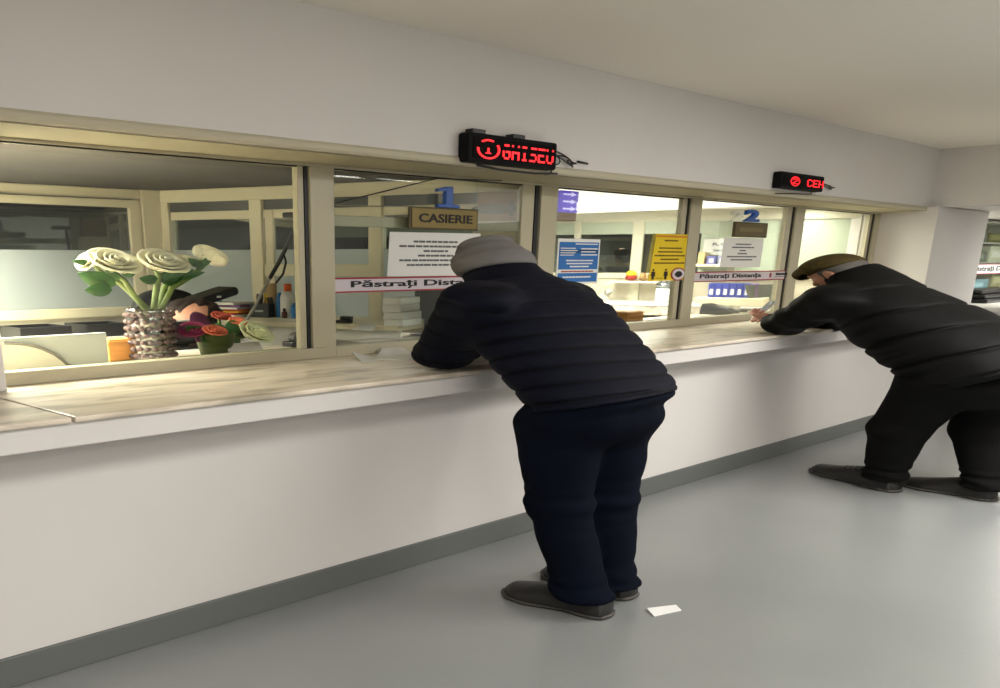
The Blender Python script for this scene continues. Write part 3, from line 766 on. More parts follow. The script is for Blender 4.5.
yx0, yx1, yz0, yz1 = onY(652, 240, YF).x, 6.885, onY(668, 280.5, YF).z, onY(668, 234, YF).z
py = empty('yellow_poster', (yx0, YF, yz0), 'yellow poster with two standing figures and a round badge on the glass', 'poster')
dx = yx1-yx0; dz = yz1-yz0
MB().hexa([(yx0, YF-.001, yz0), (yx1, YF-.001, yz0), (yx1, YF-.004, yz0), (yx0, YF-.004, yz0)], [(yx0+.1*dx, YF-.001, yz1), (yx1+.02*dx, YF-.001, yz1), (yx1+.02*dx, YF-.004, yz1), (yx0+.1*dx, YF-.004, yz1)]).build('sheet', mat('poster_yellow', (226, 196, 22), .6), py)
MB().box(yx0+.1*dx, yx1, YF-.006, YF-.004, yz1-.07*dz, yz1-.03*dz).build('orange_band', mat('poster_orange', (206, 132, 22), .6), py)
dashes(yx0+.1*dx, yx1-.04*dx, YF-.004, yz0+.34*dz, yz1-.1*dz, [.45, 0, .75, .8, 1, .6, 1], RG, .4).build('printed_lines', mat('olive_ink', (110, 86, 10), .7), py)
fg = MB()
for fx in (.1, .45):
    cx = yx0+fx*dx; w = .035*dx
    fg.ell((cx, YF-.006, yz0+.235*dz), (w*.8, .002, .022*dz), 10, 6)
    fg.prism([(cx-w*1.3, yz0+.2*dz), (cx+w*1.3, yz0+.2*dz), (cx+w*1.5, yz0+.1*dz), (cx+w*.8, yz0+.1*dz), (cx+w*.7, yz0+.03*dz), (cx-w*.7, yz0+.03*dz), (cx-w*.8, yz0+.1*dz), (cx-w*1.5, yz0+.1*dz)], YF-.008, YF-.004)
fg.box(yx0+.18*dx, yx0+.38*dx, YF-.006, YF-.004, yz0+.05*dz, yz0+.06*dz)
fg.build('figure_symbol', mat('figure_brown', (40, 26, 16), .7), py)
def disc(m, cx, cz, rx, rz, y0, y1, n=28): return m.prism([(cx+rx*math.cos(2*math.pi*k/n), cz+rz*math.sin(2*math.pi*k/n)) for k in range(n)], y0, y1)
bcx, bcz = yx0+.8*dx, yz0+.135*dz
rb = disc(MB(), bcx, bcz, .105, .047, YF-.009, YF-.004).build('round_badge', M_red, py)
disc(MB(), bcx, bcz, .088, .040, YF-.011, YF-.009).build('badge_field', M_lilac, rb)
disc(MB(), bcx, bcz, .05, .022, YF-.013, YF-.011).box(bcx-.06, bcx+.06, YF-.0135, YF-.011, bcz-.004, bcz+.004).build('badge_symbol', M_ink, rb)

# ================================================================== LED displays on the upper wall
M_led = mat('red_led', (255, 36, 44), .5, emit=1.1)
M_ledbox = mat('display_case', (14, 14, 15), .7, spec=.15)
FONT = {'1': ['00100', '01100', '00100', '00100', '00100', '00100', '01110'], '2': ['01110', '10001', '00001', '00110', '01000', '10000', '11111'],
        'G': ['01110', '10001', '10000', '10111', '10001', '10001', '01110'], 'H': ['10001', '10001', '10001', '11111', '10001', '10001', '10001'],
        'I': ['01110', '00100', '00100', '00100', '00100', '00100', '01110'], 'S': ['01111', '10000', '10000', '01110', '00001', '00001', '11110'],
        'E': ['11111', '10000', '10000', '11110', '10000', '10000', '11111'], 'U': ['10001', '10001', '10001', '10001', '10001', '10001', '01110'],
        'C': ['01110', '10001', '10000', '10000', '10000', '10001', '01110']}
def led_text(s, x0, x1, z0, z1, y, skip=()):
    m = MB(); cols = len(s)*6-1; cw = (x1-x0)/cols; rh = (z1-z0)/7
    for i, ch in enumerate(s):
        for r_, row in enumerate(FONT[ch]):
            if r_ in skip: continue
            for c_, bit in enumerate(row):
                if bit == '1':
                    x = x0+(i*6+c_)*cw; z = z1-(r_+1)*rh; m.box(x+.04*cw, x+.98*cw, y-.004, y, z+.05*rh, z+.97*rh)
    return m
def led_ring(cx, cz, rx, rz, y, a0=0, a1=360, gaps=()):
    m = MB(); n = 26
    for k in range(n):
        w = 360*k/n
        if any(g0 < w < g1 for g0, g1 in gaps): continue
        x, z = cx+rx*math.cos(math.radians(w)), cz+rz*math.sin(math.radians(w)); m.box(x-rx*.1, x+rx*.1, y-.004, y, z-rz*.1, z+rz*.1)
    return m
def display(x0, x1, z0, z1, yf, label, build):
    o = empty('led_display', ((x0+x1)/2, YU, z0), label, 'display', 'LED displays on the upper wall')
    MB().box(x0, x1, yf, YU-.002, z0, z1).build('case', M_ledbox, o, bevel=.012)
    MB().box(x0+.03, x1-.03, yf-.004, yf+.004, z0+.02, z1-.02).build('screen', mat('led_screen', (7, 6, 6), .7, spec=.1), o)
    build(o, yf-.004)
    return o
XL = 3.79; yf1 = onX(469, 140, XL).y
def b1(o, y):
    k = XLW/.875; m = led_ring(XL+.175*k, 2.033, .098*k, .042, y, gaps=((30, 60), (125, 175)))
    q = led_text('1', XL+.13*k, XL+.215*k, 2.012, 2.05, y, (0, 1)); m.add(q.v, q.f)
    q = led_text('GHISEU', XL+.31*k, XL+.825*k, 1.995, 2.066, y, (1, 2)); m.add(q.v, q.f)
    m.build('lit_characters', M_led, o)
    for cx in (XL+.1, XL+.42): MB().box(cx-.05, cx+.05, yf1+.02, YU-.004, 2.103, 2.125).build('mounting_bracket', M_dark, o, bevel=.003)
    w = MB(); rr = random.Random(4); xe = XL+XLW-.015
    for k in range(3):
        pts = [(xe-.01, YU-.03-.01*k, 2.05-.012*k)]
        for j in range(1, 46):
            t = j/45; g = math.sin(math.pi*min(1, t*1.15)); pts.append((xe+.26*t+.10*g*math.sin(t*9+k*1.6), YU-.015-.008*k, 2.05-.03*t+.036*g*math.cos(t*9+k*2.3)))
        w.tube(pts, .004, 6)
    w.tube([(xe-.02, YU-.03, 1.975), (xe+.05, YU-.02, 1.985), (xe+.04, YU-.02, 1.955), (xe-.01, YU-.02, 1.95)], .006, 6)
    w.tube([(XL+.12, YU-.03, 1.962), (XL+.3, YU-.03, 1.95), (XL+.6, YU-.03, 1.948), (XL+.8, YU-.03, 1.958)], .006, 6)
    w.tube([(xe+.3, YU-.01, 2.035), (xe+.4, YU-.01, 2.03)], .006, 6)
    w.build('power_cable', M_dark, o, smooth=True)
XLW = onY(557, 160, yf1).x-XL
display(XL, XL+XLW, 1.968, 2.105, yf1, 'longer black LED display with red dot letters above window 1', b1)
yf2 = YU-.075; XR = onY(772, 180, YU).x; XRW = onY(824, 186, yf2).x-XR
def b2(o, y):
    k = XRW/.89; m = led_ring(XR+.26*k, 2.062, .085*k, .03, y)
    q = led_text('2', XR+.215*k, XR+.305*k, 2.044, 2.082, y); m.add(q.v, q.f)
    q = led_text('CEH', XR+.51*k, XR+.86*k, 2.036, 2.088, y); m.add(q.v, q.f)
    m.build('lit_characters', M_led, o)
    w = MB(); xe = XR+XRW-.02
    for k in range(3):
        pts = [(xe-.01, YU-.03, 2.07-.01*k)]
        for j in range(1, 41):
            t = j/40; g = math.sin(math.pi*min(1, t*1.1)); pts.append((xe+.36*t+.10*g*math.sin(t*9+k*1.6), YU-.012-.006*k, 2.065-.005*t+.02*g*math.cos(t*9+k*2.3)))
        w.tube(pts, .004, 6)
    w.tube([(XR+.02, YU-.03, 1.972), (XR+.4, YU-.03, 1.985), (XR+XRW-.12, YU-.03, 1.99), (XR+XRW-.1, YU-.03, 2.01)], .0035, 6)
    w.build('power_cable', M_dark, o, smooth=True)
display(XR, XR+XRW, 2.01, 2.122, yf2, 'shorter black LED display with red dot letters above window 2', b2)

# ================================================================== on the counter, public side
def crumple(name, label, pts, z, lift, grp='paper slips on the counter'):
    n = len(pts); m = MB(); cx = sum(p[0] for p in pts)/n; cy = sum(p[1] for p in pts)/n
    top = [(x, y, z+lift[i]) for i, (x, y) in enumerate(pts)]+[(cx, cy, z+sum(lift)/n*.4+.006)]
    bot = [(x, y, q-.003) for x, y, q in top]
    m.add(top+bot, [(i, (i+1) % n, n) for i in range(n)]+[((i+1) % n+n+1, i+n+1, 2*n+1) for i in range(n)]+[(i, i+n+1, (i+1) % n+n+1, (i+1) % n) for i in range(n)])
    o = m.build(name, M_paper); return tag(o, label, 'paper', grp)
def zc_pts(ps, z=ZC): return [tuple(onZ(u, v, z)[:2]) for u, v in ps]
crumple('paper_slip', 'small curled white slip lying on the marble near the window frame', zc_pts([(352, 358.5), (362, 362), (374, 362), (380, 359), (370, 357)]), ZC, [.035, .002, .002, .002, .004])
crumple('paper_slip', 'folded white slip on the marble beside the navy sleeve', zc_pts([(376, 359), (382, 353), (403, 354), (418, 357), (408, 361)]), ZC, [.003, .03, .034, .006, .002])
# scrap on the floor
fl = [tuple(onZ(u, v, 0)[:2]) for u, v in ((646.5, 610.5), (676, 605.5), (681.5, 611), (654, 617))]
o = MB().hexa([(x, y, .001) for x, y in fl], [(x, y, .004+.008*(i == 0)) for i, (x, y) in enumerate(fl)]).build('paper_scrap', M_paper)
tag(o, 'white paper scrap lying on the grey floor beside the jeans', 'paper')
# phone held by person two
ph = empty('phone', (7.45, 3.45, 1.12), 'pale phone held between the hands of the person in the flat cap', 'phone')
pc = Vector((3.425*S, 1.60*S, 1.125)); RM = Matrix.Translation(pc) @ Matrix.Rotation(.9, 4, 'Z') @ Matrix.Rotation(-.75, 4, 'X') @ Matrix.Diagonal((.62, .85, .7, 1))
MB().box(-.085, .085, -.11, .11, -.008, .008).xf(RM).build('phone_case', mat('pale_grey_plastic', (176, 180, 184), .35), ph, bevel=.005)
MB().box(-.072, .072, -.098, .098, .008, .0095).xf(RM).build('screen', mat('phone_screen', (120, 126, 130), .15), ph)

# ================================================================== on the inner counter, window 1
YI = 4.47
def px(u0, u1, Y, v=350): return onY(u0, v, Y).x, onY(u1, v, Y).x
# glass vase
vc = onY(152.5, 357, YI); vx0, vx1 = px(132, 173, YI); vr = (vx1-vx0)/2; vtop = onY(152, 308, YI).z-ZC
va = empty('glass_vase', (vc.x, YI, ZC), 'clear cylindrical glass vase with cut facets holding white roses', 'vase')
M_vase = glass_mat('vase_glass', (232, 226, 226), refl=.7)
prof = []; 
for i in range(13):
    t = i/12; prof.append((vr*(1.0+.035*math.cos(t*math.pi*8)), .01+t*(vtop-.01)))
MB().lathe((vc.x, YI, ZC), [(vr*.9, 0)]+prof+[(p[0]-.018, p[1]) for p in prof[::-1]]+[(vr*.85, .02)], 24).build('vase_body', M_vase, va, smooth=True)
fac = MB()
for j in range(7):
    for k in range(18):
        w = 2*math.pi*(k+.5*(j % 2))/18; z = ZC+.024+j*(vtop-.045)/6.3
        fac.ell((vc.x+vr*.985*math.cos(w), YI+vr*.985*math.sin(w), z), (.019, .019, .012), 8, 6)
fac.build('cut_facets', glass_mat('facet_glass', (170, 150, 150), refl=.2, frost=.55, frost_rgb=(150, 128, 126)), va, smooth=True)
MB().lathe((vc.x, YI, ZC), [(vr*.84, .02), (vr*.84, vtop*.66)], 24).build('water', glass_mat('water', (222, 228, 214), refl=.3), va, smooth=True)
M_stem = mat('rose_stem', (96, 112, 54), .6, var=.15, vscale=20)
M_leaf = mat('rose_leaf', (44, 88, 34), .5, var=.18, vscale=14)
M_petal = mat('white_petal', (226, 221, 192), .6, var=.02, vscale=12)
M_sepal = mat('sepal', (92, 104, 50), .6)
def petal_mesh(m, c, ax, R, tilt, az, w, hgt, curl):
    """one cupped petal growing from c around the axis ax"""
    ax = Vector(ax).normalized(); e1 = ax.orthogonal().normalized(); e2 = ax.cross(e1)
    o = e1*math.cos(az)+e2*math.sin(az); sd = ax.cross(o); n, k = 7, 6; vs = []
    for i in range(k+1):
        t = i/k
        for j in range(n+1):
            s = (j/n-.5)*2; ww = w*math.sin(min(1, .25+t*.85)*math.pi*.5)*(1-.35*max(0, t-.75)/.25*abs(s))
            ang = s*ww/max(R, .01); rad = R*(.25+.75*t**.6)+math.sin(tilt)*hgt*t+curl*max(0, t-.6)**2*4*(1+.3*abs(s))
            p = Vector(c)+(o*math.cos(ang)+sd*math.sin(ang))*rad+ax*(hgt*math.cos(tilt)*t-curl*max(0, t-.7)**2*3-.06*hgt*abs(s)**3*t)
            vs.append(p)
    fs = [(i*(n+1)+j, i*(n+1)+j+1, (i+1)*(n+1)+j+1, (i+1)*(n+1)+j) for i in range(k) for j in range(n)]
    m.add(vs, fs)
def bloom(name, c, ax, R, hgt, material, parent, layers=5, seed=1, zs=.5):
    rr = random.Random(seed); m = MB()
    for L in range(layers):
        t = L/(layers-1); cnt_ = 3+L
        for k in range(cnt_):
            petal_mesh(m, (0, 0, 0), ax, R*(.10+.42*t), .05+.45*t*t, 2*math.pi*(k+.5*(L % 2))/cnt_+rr.uniform(-.2, .2), R*(.42+.4*t), hgt*(1.0-.18*t)*rr.uniform(.9, 1.08), R*.16*t*rr.uniform(.6, 1.3))
    m.v = [(c[0]+p[0], c[1]+p[1], c[2]+p[2]*zs) for p in m.v]
    o = m.build(name, material, parent, smooth=True)
    s = o.modifiers.new('thick', 'SOLIDIFY'); s.thickness = .004
    return o
def leaf_mesh(m, a, b, w, up=Vector((0, 0, 1)), sag=.02):
    a = Vector(a); b = Vector(b); d = b-a; L = d.length; d.normalize(); s = d.cross(Vector((.55, .8, .1))).normalized(); s = (s+Vector((0, 0, .45))).normalized(); n = 9; vs = []; nn = d.cross(s)
    for i in range(n+1):
        t = i/n; ww = w*math.sin(math.pi*t**.85)**.8*.5; mid = a+d*L*t-Vector((0, 0, sag*4*t*(1-t)*-1))
        vs += [mid-s*ww+nn*ww*.25, mid, mid+s*ww+nn*ww*.25]
    fs = []
    for i in range(n): fs += [(3*i, 3*i+1, 3*i+4, 3*i+3), (3*i+1, 3*i+2, 3*i+5, 3*i+4)]
    m.add(vs, fs)
def rose(label, cpx, Rpx, ax, stem_px, leaves, seed, R=None, hg=1.0, zs=.55, layers=5):
    c = onY(cpx[0], cpx[1], YI+cpx[2]); k = (onY(cpx[0]+Rpx, cpx[1], YI+cpx[2]).x-c.x)
    base = Vector((vc.x+random.uniform(-.1, .1), YI+random.uniform(-.08, .08), ZC+.03))
    o = empty('rose', base, label, 'rose', 'white roses in the glass vase')
    bloom('bloom', (c.x-ax[0]*k*.5, c.y-ax[1]*k*.5, c.z-ax[2]*k*.28), ax, k, k*1.0*hg, M_petal, o, layers, seed, zs)
    st = [base]+[onY(u, v, YI+d) for u, v, d in stem_px]+[Vector((c.x-ax[0]*k*.5, c.y-ax[1]*k*.5, c.z-ax[2]*k*.28))]
    MB().tube(st, .018, 8, (1, 1, .6)).build('stem', M_stem, o, smooth=True)
    sp = MB()
    for q in range(5):
        w = 2*math.pi*q/5; axn = Vector(ax).normalized(); e1 = axn.orthogonal().normalized(); e2 = axn.cross(e1); dd = e1*math.cos(w)+e2*math.sin(w)
        p0 = Vector((c.x-ax[0]*k*.5, c.y-ax[1]*k*.5, c.z-ax[2]*k*.28)); p1 = p0+Vector((dd.x, dd.y, dd.z*zs))*k*.5+Vector((axn.x, axn.y, axn.z*zs))*k*.25; leaf_mesh(sp, p0, p1, k*.2, sag=0)
    g = sp.build('sepal', M_sepal, o, smooth=True); g.modifiers.new('thick', 'SOLIDIFY').thickness = .003
    for (u0, v0, u1, v1, wpx, d0, d1) in leaves:
        a_, b_ = onY(u0, v0, YI+d0), onY(u1, v1, YI+d1); mm = MB(); leaf_mesh(mm, a_, b_, wpx*.0062, sag=.004)
        f = mm.build('leaf', M_leaf, o, smooth=True); f.modifiers.new('thick', 'SOLIDIFY').thickness = .003
    return o
rose('largest open white rose, tallest in the glass vase', (113, 262, -.05), 26, (.15, -.75, .75), [(146, 310, 0), (135, 297, 0), (124, 280, 0)], [(116, 285, 77, 273, 15, 0, -.02), (112, 290, 84, 290, 11, 0, -.03), (118, 280, 106, 270, 9, 0, -.03), (122, 275, 139, 264, 12, 0, -.03)], 1)
rose('white rose bud turned sideways at the outer left of the vase bouquet', (88, 262, 0), 15, (-.9, -.1, .35), [(148, 310, .02), (136, 298, .03), (120, 283, .03), (100, 272, .03)], [(90, 264, 72, 261, 5, -.03, -.05)], 2, layers=4)
rose('full white rose in the middle of the vase bouquet', (162, 263, -.05), 24, (.1, -.7, .7), [(154, 308, 0), (156, 290, 0), (159, 275, 0)], [(158, 281, 139, 278, 9, 0, -.05), (160, 276, 187, 268, 15, 0, -.03), (158, 278, 180, 284, 9, 0, .02)], 3)
rose('half open white rose behind the middle bloom of the vase bouquet', (184, 260, .1), 14, (.2, -.4, .9), [(158, 308, .03), (164, 288, .05), (176, 271, .08)], [(168, 281, 196, 271, 11, 0, .05)], 4, layers=4)
rose('white rose facing away at the outer right of the vase bouquet', (208, 257, .05), 18, (.75, .1, .55), [(162, 308, 0), (172, 288, 0), (190, 277, .02), (202, 267, .04)], [(202, 268, 188, 258, 8, 0, 0), (196, 270, 216, 255, 6, .02, 0), (180, 280, 205, 272, 5, 0, 0)], 5, layers=4)

# small pot of mixed flowers
pcx = onY(216, 353, YI).x; pr = (onY(233, 350, YI).x-onY(197, 350, YI).x)/2
fp = empty('flower_pot', (pcx, YI, ZC), 'small green pot of purple, orange and pale green flowers behind the glass', 'flower pot')
MB().lathe((pcx, YI, ZC), [(pr*.72, 0), (pr*.95, .10), (pr, .115), (pr*.9, .118), (pr*.85, .1)], 24).build('pot', mat('green_pot', (62, 74, 32), .5, var=.15, vscale=8), fp, smooth=True)
def bl(u, v, dY, rp, m_, seed, ax=(0, -.6, .8), lay=4, nm='bloom'):
    c = onY(u, v, YI+dY); k = onY(u+rp, v, YI+dY).x-c.x; b_ = bloom(nm, c, ax, k, k, m_, fp, lay, seed, .55)
    MB().tube([(pcx+(c.x-pcx)*.4, YI, ZC+.09), (c.x, c.y, c.z)], .01, 6, (1, 1, .6)).build('stem', M_stem, b_, smooth=True); return b_
bl(194, 331, 0, 12, mat('purple_petal', (140, 40, 84), .6, var=.1, vscale=9), 11, (-.5, -.6, .4))
bl(212, 334, -.1, 11, mat('orange_petal', (216, 112, 84), .6, var=.1, vscale=9), 12)
bl(236, 324, 0, 8, MATS['orange_petal'], 13)
bl(219, 319, .1, 9, mat('rust_petal', (158, 62, 44), .6), 14)
bl(247, 337, -.05, 18, mat('pale_green_petal', (240, 240, 196), .6, var=.04, vscale=9), 15, (.3, -.7, .6), 5)
lv = MB()
for u, v in ((186, 326), (202, 342), (222, 344), (232, 338), (226, 328), (243, 325), (208, 322), (240, 345)):
    c = onY(u, v, YI+random.uniform(-.08, .08)); leaf_mesh(lv, (pcx+(c.x-pcx)*.3, YI, ZC+.1), c, .09, sag=.01)
g = lv.build('foliage', M_leaf, fp, smooth=True); g.modifiers.new('thick', 'SOLIDIFY').thickness = .003
wr_ = MB()
leaf_mesh(wr_, onY(196, 342, YI), onY(206, 316, YI+.02), .16); leaf_mesh(wr_, onY(190, 338, YI), onY(175, 327, YI), .12)
g = wr_.build('purple_wrap', mat('purple_foil', (96, 44, 78), .35), fp, smooth=True); g.modifiers.new('thick', 'SOLIDIFY').thickness = .003
# card, box, curved privacy board, monitor
x0, x1 = px(228, 262, YI-.1); zt_ = onY(245, 343.5, YI-.1).z
o = MB().hexa([(x0, YI-.13, ZC), (x1, YI-.13, ZC), (x1, YI-.12, ZC), (x0, YI-.12, ZC)], [(x0+.01, YI-.06, zt_), (x1+.01, YI-.06, zt_), (x1+.01, YI-.05, zt_), (x0+.01, YI-.05, zt_)]).box(x0+.02, x1-.02, YI-.12, YI-.02, ZC, ZC+.004).build('card_holder', M_lilac)
tag(o, 'small blank white card leaning in front of the flower pot', 'card')
x0, x1 = px(108.5, 137, YI, 350); zt_ = onY(122, 341, YI).z
bxo = empty('wooden_box', ((x0+x1)/2, YI, ZC), 'small orange brown wooden box beside the glass vase', 'box')
MB().box(x0, x1, YI, YI+.16, ZC, zt_).build('box_body', mat('honey_wood', (182, 122, 48), .5, var=.08, vscale=6, stretch=(1, 1, 8)), bxo, bevel=.008)
MB().box(x0+.012, x1-.012, YI+.012, YI+.148, zt_, zt_+.008).build('lid', mat('light_honey_wood', (212, 158, 82), .5), bxo, bevel=.003)
YB = 4.36
bx0, bx1 = 1.46, onY(108, 350, YB).x; bz = onY(60, 335, YB).z
pv = empty('privacy_board', (1.9, YB, ZC), 'pale grey board with a curved front panel standing behind the glass at its left end', 'board')
MB().box(bx0, bx1, YB, YB+.03, ZC, bz).build('back_board', mat('pale_grey_board', (170, 174, 168), .45), pv, bevel=.004)
arc = [(onY(u, v, YB-.03).x, onY(u, v, YB-.03).z) for u, v in ((4, 343), (18, 343.5), (30, 345), (42, 348.5), (54, 354), (62, 359.5), (68, 365))]
MB().prism([(bx0, ZC)]+[(bx0, arc[0][1])]+arc+[(arc[-1][0]+.02, ZC)], YB-.03, YB-.002).build('curved_panel', mat('cream_board', (186, 184, 168), .45), pv)
MB().tube([(x, YB-.03, z) for x, z in arc]+[(arc[-1][0]+.02, YB-.03, ZC+.01)], .008, 6).build('edge_strip', mat('edge_grey', (100, 98, 88), .5), pv)
x0, x1 = px(160, 207, 4.85, 335); z1 = onY(180, 322, 4.85).z
mo = empty('monitor', ((x0+x1)/2, 4.9, ZC), 'black monitor seen from behind between the vase and the flower pot', 'monitor')
MB().box(x0, x1, 4.85, 4.9, ZC+.03, z1).build('housing', M_dark, mo, bevel=.01)
MB().box(x0-.02, x1+.02, 4.87, 4.91, z1, z1+.008).build('top_edge', M_white, mo)
MB().box((x0+x1)/2-.2, (x0+x1)/2+.2, 4.8, 5.0, ZC, ZC+.015).box((x0+x1)/2-.05, (x0+x1)/2+.05, 4.88, 4.93, ZC+.015, ZC+.09).build('stand', M_dark, mo, bevel=.004)
# inner desk top carrying the monitor etc.
dk = empty('desk', (1.2, 5.0, 0), 'white booth desk right behind the marble counter', 'desk')
MB().box(-1.0, 3.35, 4.705, 5.05, .965, ZC).build('desk_top', M_white, dk, bevel=.004)
MB().box(-1.0, -.9, 4.72, 5.0, 0, .965).box(3.2, 3.3, 4.72, 5.0, 0, .965).build('desk_leg', M_white, dk)

# ================================================================== booth one, further back
bd2 = empty('back_desk', (1.0, 6.4, 0), 'white desk along the frosted back partition', 'desk')
MB().box(-1.0, 3.4, 6.07, 6.96, .95, .99).build('desk_top', M_white, bd2, bevel=.004)
MB().box(-1.0, 3.4, 6.12, 6.15, .1, .95).build('front_panel', M_white, bd2)
for (u0, u1, v0, v1, Y, lab) in ((20, 72, 327, 338, 6.2, 'low black tray at the left on the back desk'), (87, 133, 324, 341, 6.2, 'taller black tray beside the vase on the back desk')):
    x0, x1 = px(u0, u1, Y, 330); z1 = onY((u0+u1)/2, v0, Y).z
    t = empty('document_tray', ((x0+x1)/2, Y, .99), lab, 'tray', 'black trays on the back desk')
    m = MB().box(x0, x1, Y, Y+.02, .99, z1).box(x0, x1, Y+.33, Y+.35, .99, z1).box(x0, x0+.02, Y+.02, Y+.33, .99, z1).box(x1-.02, x1, Y+.02, Y+.33, .99, z1).box(x0, x1, Y+.02, Y+.33, .99, 1.0)
    m.build('tray_body', M_dark, t, bevel=.004)
    if u0 > 80:
        MB().box(x0+.12, x1-.05, Y+.06, Y+.3, 1.0, z1-.03).build('paper_stack', mat('grey_paper', (150, 152, 150), .8), t)
# office chair
cc = onY(166, 305, 5.95); kx = onY(197, 305, 5.95).x-cc.x
ch = empty('office_chair', (cc.x, 5.75, 0), 'black office chair with a rounded backrest behind the glass vase', 'chair')
zt_ = onY(166, 288.5, 5.95).z
arcp = [(cc.x+kx*1.02*math.cos(math.pi*k/16), zt_-.16+.16*math.sin(math.pi*k/16)**.7) for k in range(17)]
MB().prism(arcp[::-1]+[(cc.x-kx*1.02, .75), (cc.x+kx*1.02, .75)], 5.9, 6.0).build('backrest', M_dark, ch, bevel=.02)
MB().box(cc.x-kx, cc.x+kx, 5.35, 5.9, .52, .60).build('seat', M_dark, ch, bevel=.03)
MB().tube([(cc.x, 5.62, .08), (cc.x, 5.62, .52)], .04, 10).build('gas_lift', M_dark, ch)
MB().tube([(cc.x-.1, 5.96, .6), (cc.x-.1, 5.97, .8)], .03, 8).build('back_bracket', M_dark, ch)
for k in range(5):
    w = 2*math.pi*k/5+.3; MB().tube([(cc.x, 5.62, .09), (cc.x+.5*math.cos(w), 5.62+.5*math.sin(w), .06)], .03, 8).build('base_leg', M_dark, ch)
ac, ae = onY(196, 301, 5.55), onY(226, 291, 5.55)
R_ = Matrix.Translation((ac+ae)/2) @ Matrix.Rotation(-math.atan2(ae.z-ac.z, ae.x-ac.x), 4, 'Y')
L_ = (ae-ac).length
arm = MB().box(-L_*.62, L_*.62, -.12, .12, -.028, .028).xf(R_).build('armrest', M_dark, ch, bevel=.024, seg=3)
MB().tube([(ac.x+.1, 5.55, ac.z-.02), (cc.x+kx*.9, 5.6, .6)], .025, 8).build('armrest_post', M_dark, ch)
qd = (ac+ae)/2; MB().lathe((qd.x-.02, 5.55-.125, qd.z-.008), [(0, 0), (.018, 0), (.018, .012), (0, .012)], 10, 1, .4).build('bolt_cap', M_white, arm)
# clerk bowed over the desk
hcx = onY(186, 311, 5.3); C0 = np.array((hcx.x/S, 5.3/S, hcx.z-.05))
HF3 = np.array((-.45, -.22, -.87)); HU3 = np.array((-.3, -.85, .37))
clerk = empty('person', (hcx.x, 5.55, 0), 'clerk with dark hair and black top bowed over the desk behind the vase', 'person')
def T3(x, y, z): return C0+np.array((x, y, z))
def body3(P):
    d, *_ = torso_field(P, T3(0, .22, -.66), T3(0, .10, -.12), (-1, 0, 0), [(0, .15, .11, 0), (.2, .14, .10, 0), (.4, .16, .10, 0), (.5, .12, .08, 0), (.56, .06, .06, 0)])
    for k in (-1, 1):
        d = smin(d, chain(P, [T3(.17*k, .1, -.22), T3(.22*k, .02, -.46), T3(.12*k, -.14, -.40)], [.05, .04, .028], .02), .04)
        d = smin(d, chain(P, [T3(.09*k, .2, -.68), T3(.11*k, -.1, -.66), T3(.1*k, -.08, -1.08)], [.08, .06, .04], .02), .03)
        d = smin(d, cone(P, T3(.1*k, -.08, -1.1), T3(.11*k, -.2, -1.12), .035, .028), .02)
        d = smin(d, hand_prims(P, T3(.12*k, -.14, -.40), (-.5*k, -.8, .1), (0, .1, -1), k, .4), .012)
    d = smin(d, cone(P, T3(0, .09, -.12), T3(0, .0, .0), .055, .05), .03)
    return smin(d, head_prims(P, C0, HF3, HU3), .02)
lo = C0-np.array((.33, .36, 1.19)); hi = C0+np.array((.33, .42, .2))
field_mesh('body', body3, lo, hi, .010, M_skin, clerk)
def top3(P):
    d, *_ = torso_field(P, T3(0, .22, -.66), T3(0, .10, -.12), (-1, 0, 0), [(-.06, .18, .14, 0), (.2, .17, .13, 0), (.4, .185, .125, 0), (.5, .14, .1, 0), (.56, .08, .075, 0)])
    for k in (-1, 1): d = smin(d, chain(P, [T3(.17*k, .1, -.22), T3(.22*k, .02, -.46), T3(.135*k, -.115, -.41)], [.07, .058, .045], .02), .04)
    return d+wob(P, 20)*.006
field_mesh('jumper', top3, lo, hi, .011, MATS['black_nylon'], clerk)
def tr3(P):
    d = None
    for k in (-1, 1):
        e = chain(P, [T3(.09*k, .2, -.68), T3(.11*k, -.1, -.66), T3(.1*k, -.08, -1.06)], [.105, .08, .06], .02); d = e if d is None else smin(d, e, .03)
    return d
field_mesh('trousers', tr3, lo, hi, .012, M_btr, clerk)
M_dhair = mat('dark_brown_hair', (44, 32, 28), .5, bump=.4, bscale=60)
def hair3(P):
    R = rows(HF3, HU3); f, u, s = R; c = C0
    q = P-c.astype(np.float32); uu = q@u.astype(np.float32); ff = q@f.astype(np.float32); ss = q@s.astype(np.float32)
    d = ellip(P, c+u*.04-f*.02, (.104, .075, .09), R); d = smin(d, ellip(P, c-f*.05-u*.04, (.06, .09, .08), R), .04)
    d = smax(d, (ff-.082+.35*(.06-uu)), .015)
    d = d+.003*np.sin(ss*170+wob(P, 30)*5)
    return d
field_mesh('hair', hair3, C0-.22, C0+.22, .006, M_dhair, clerk)

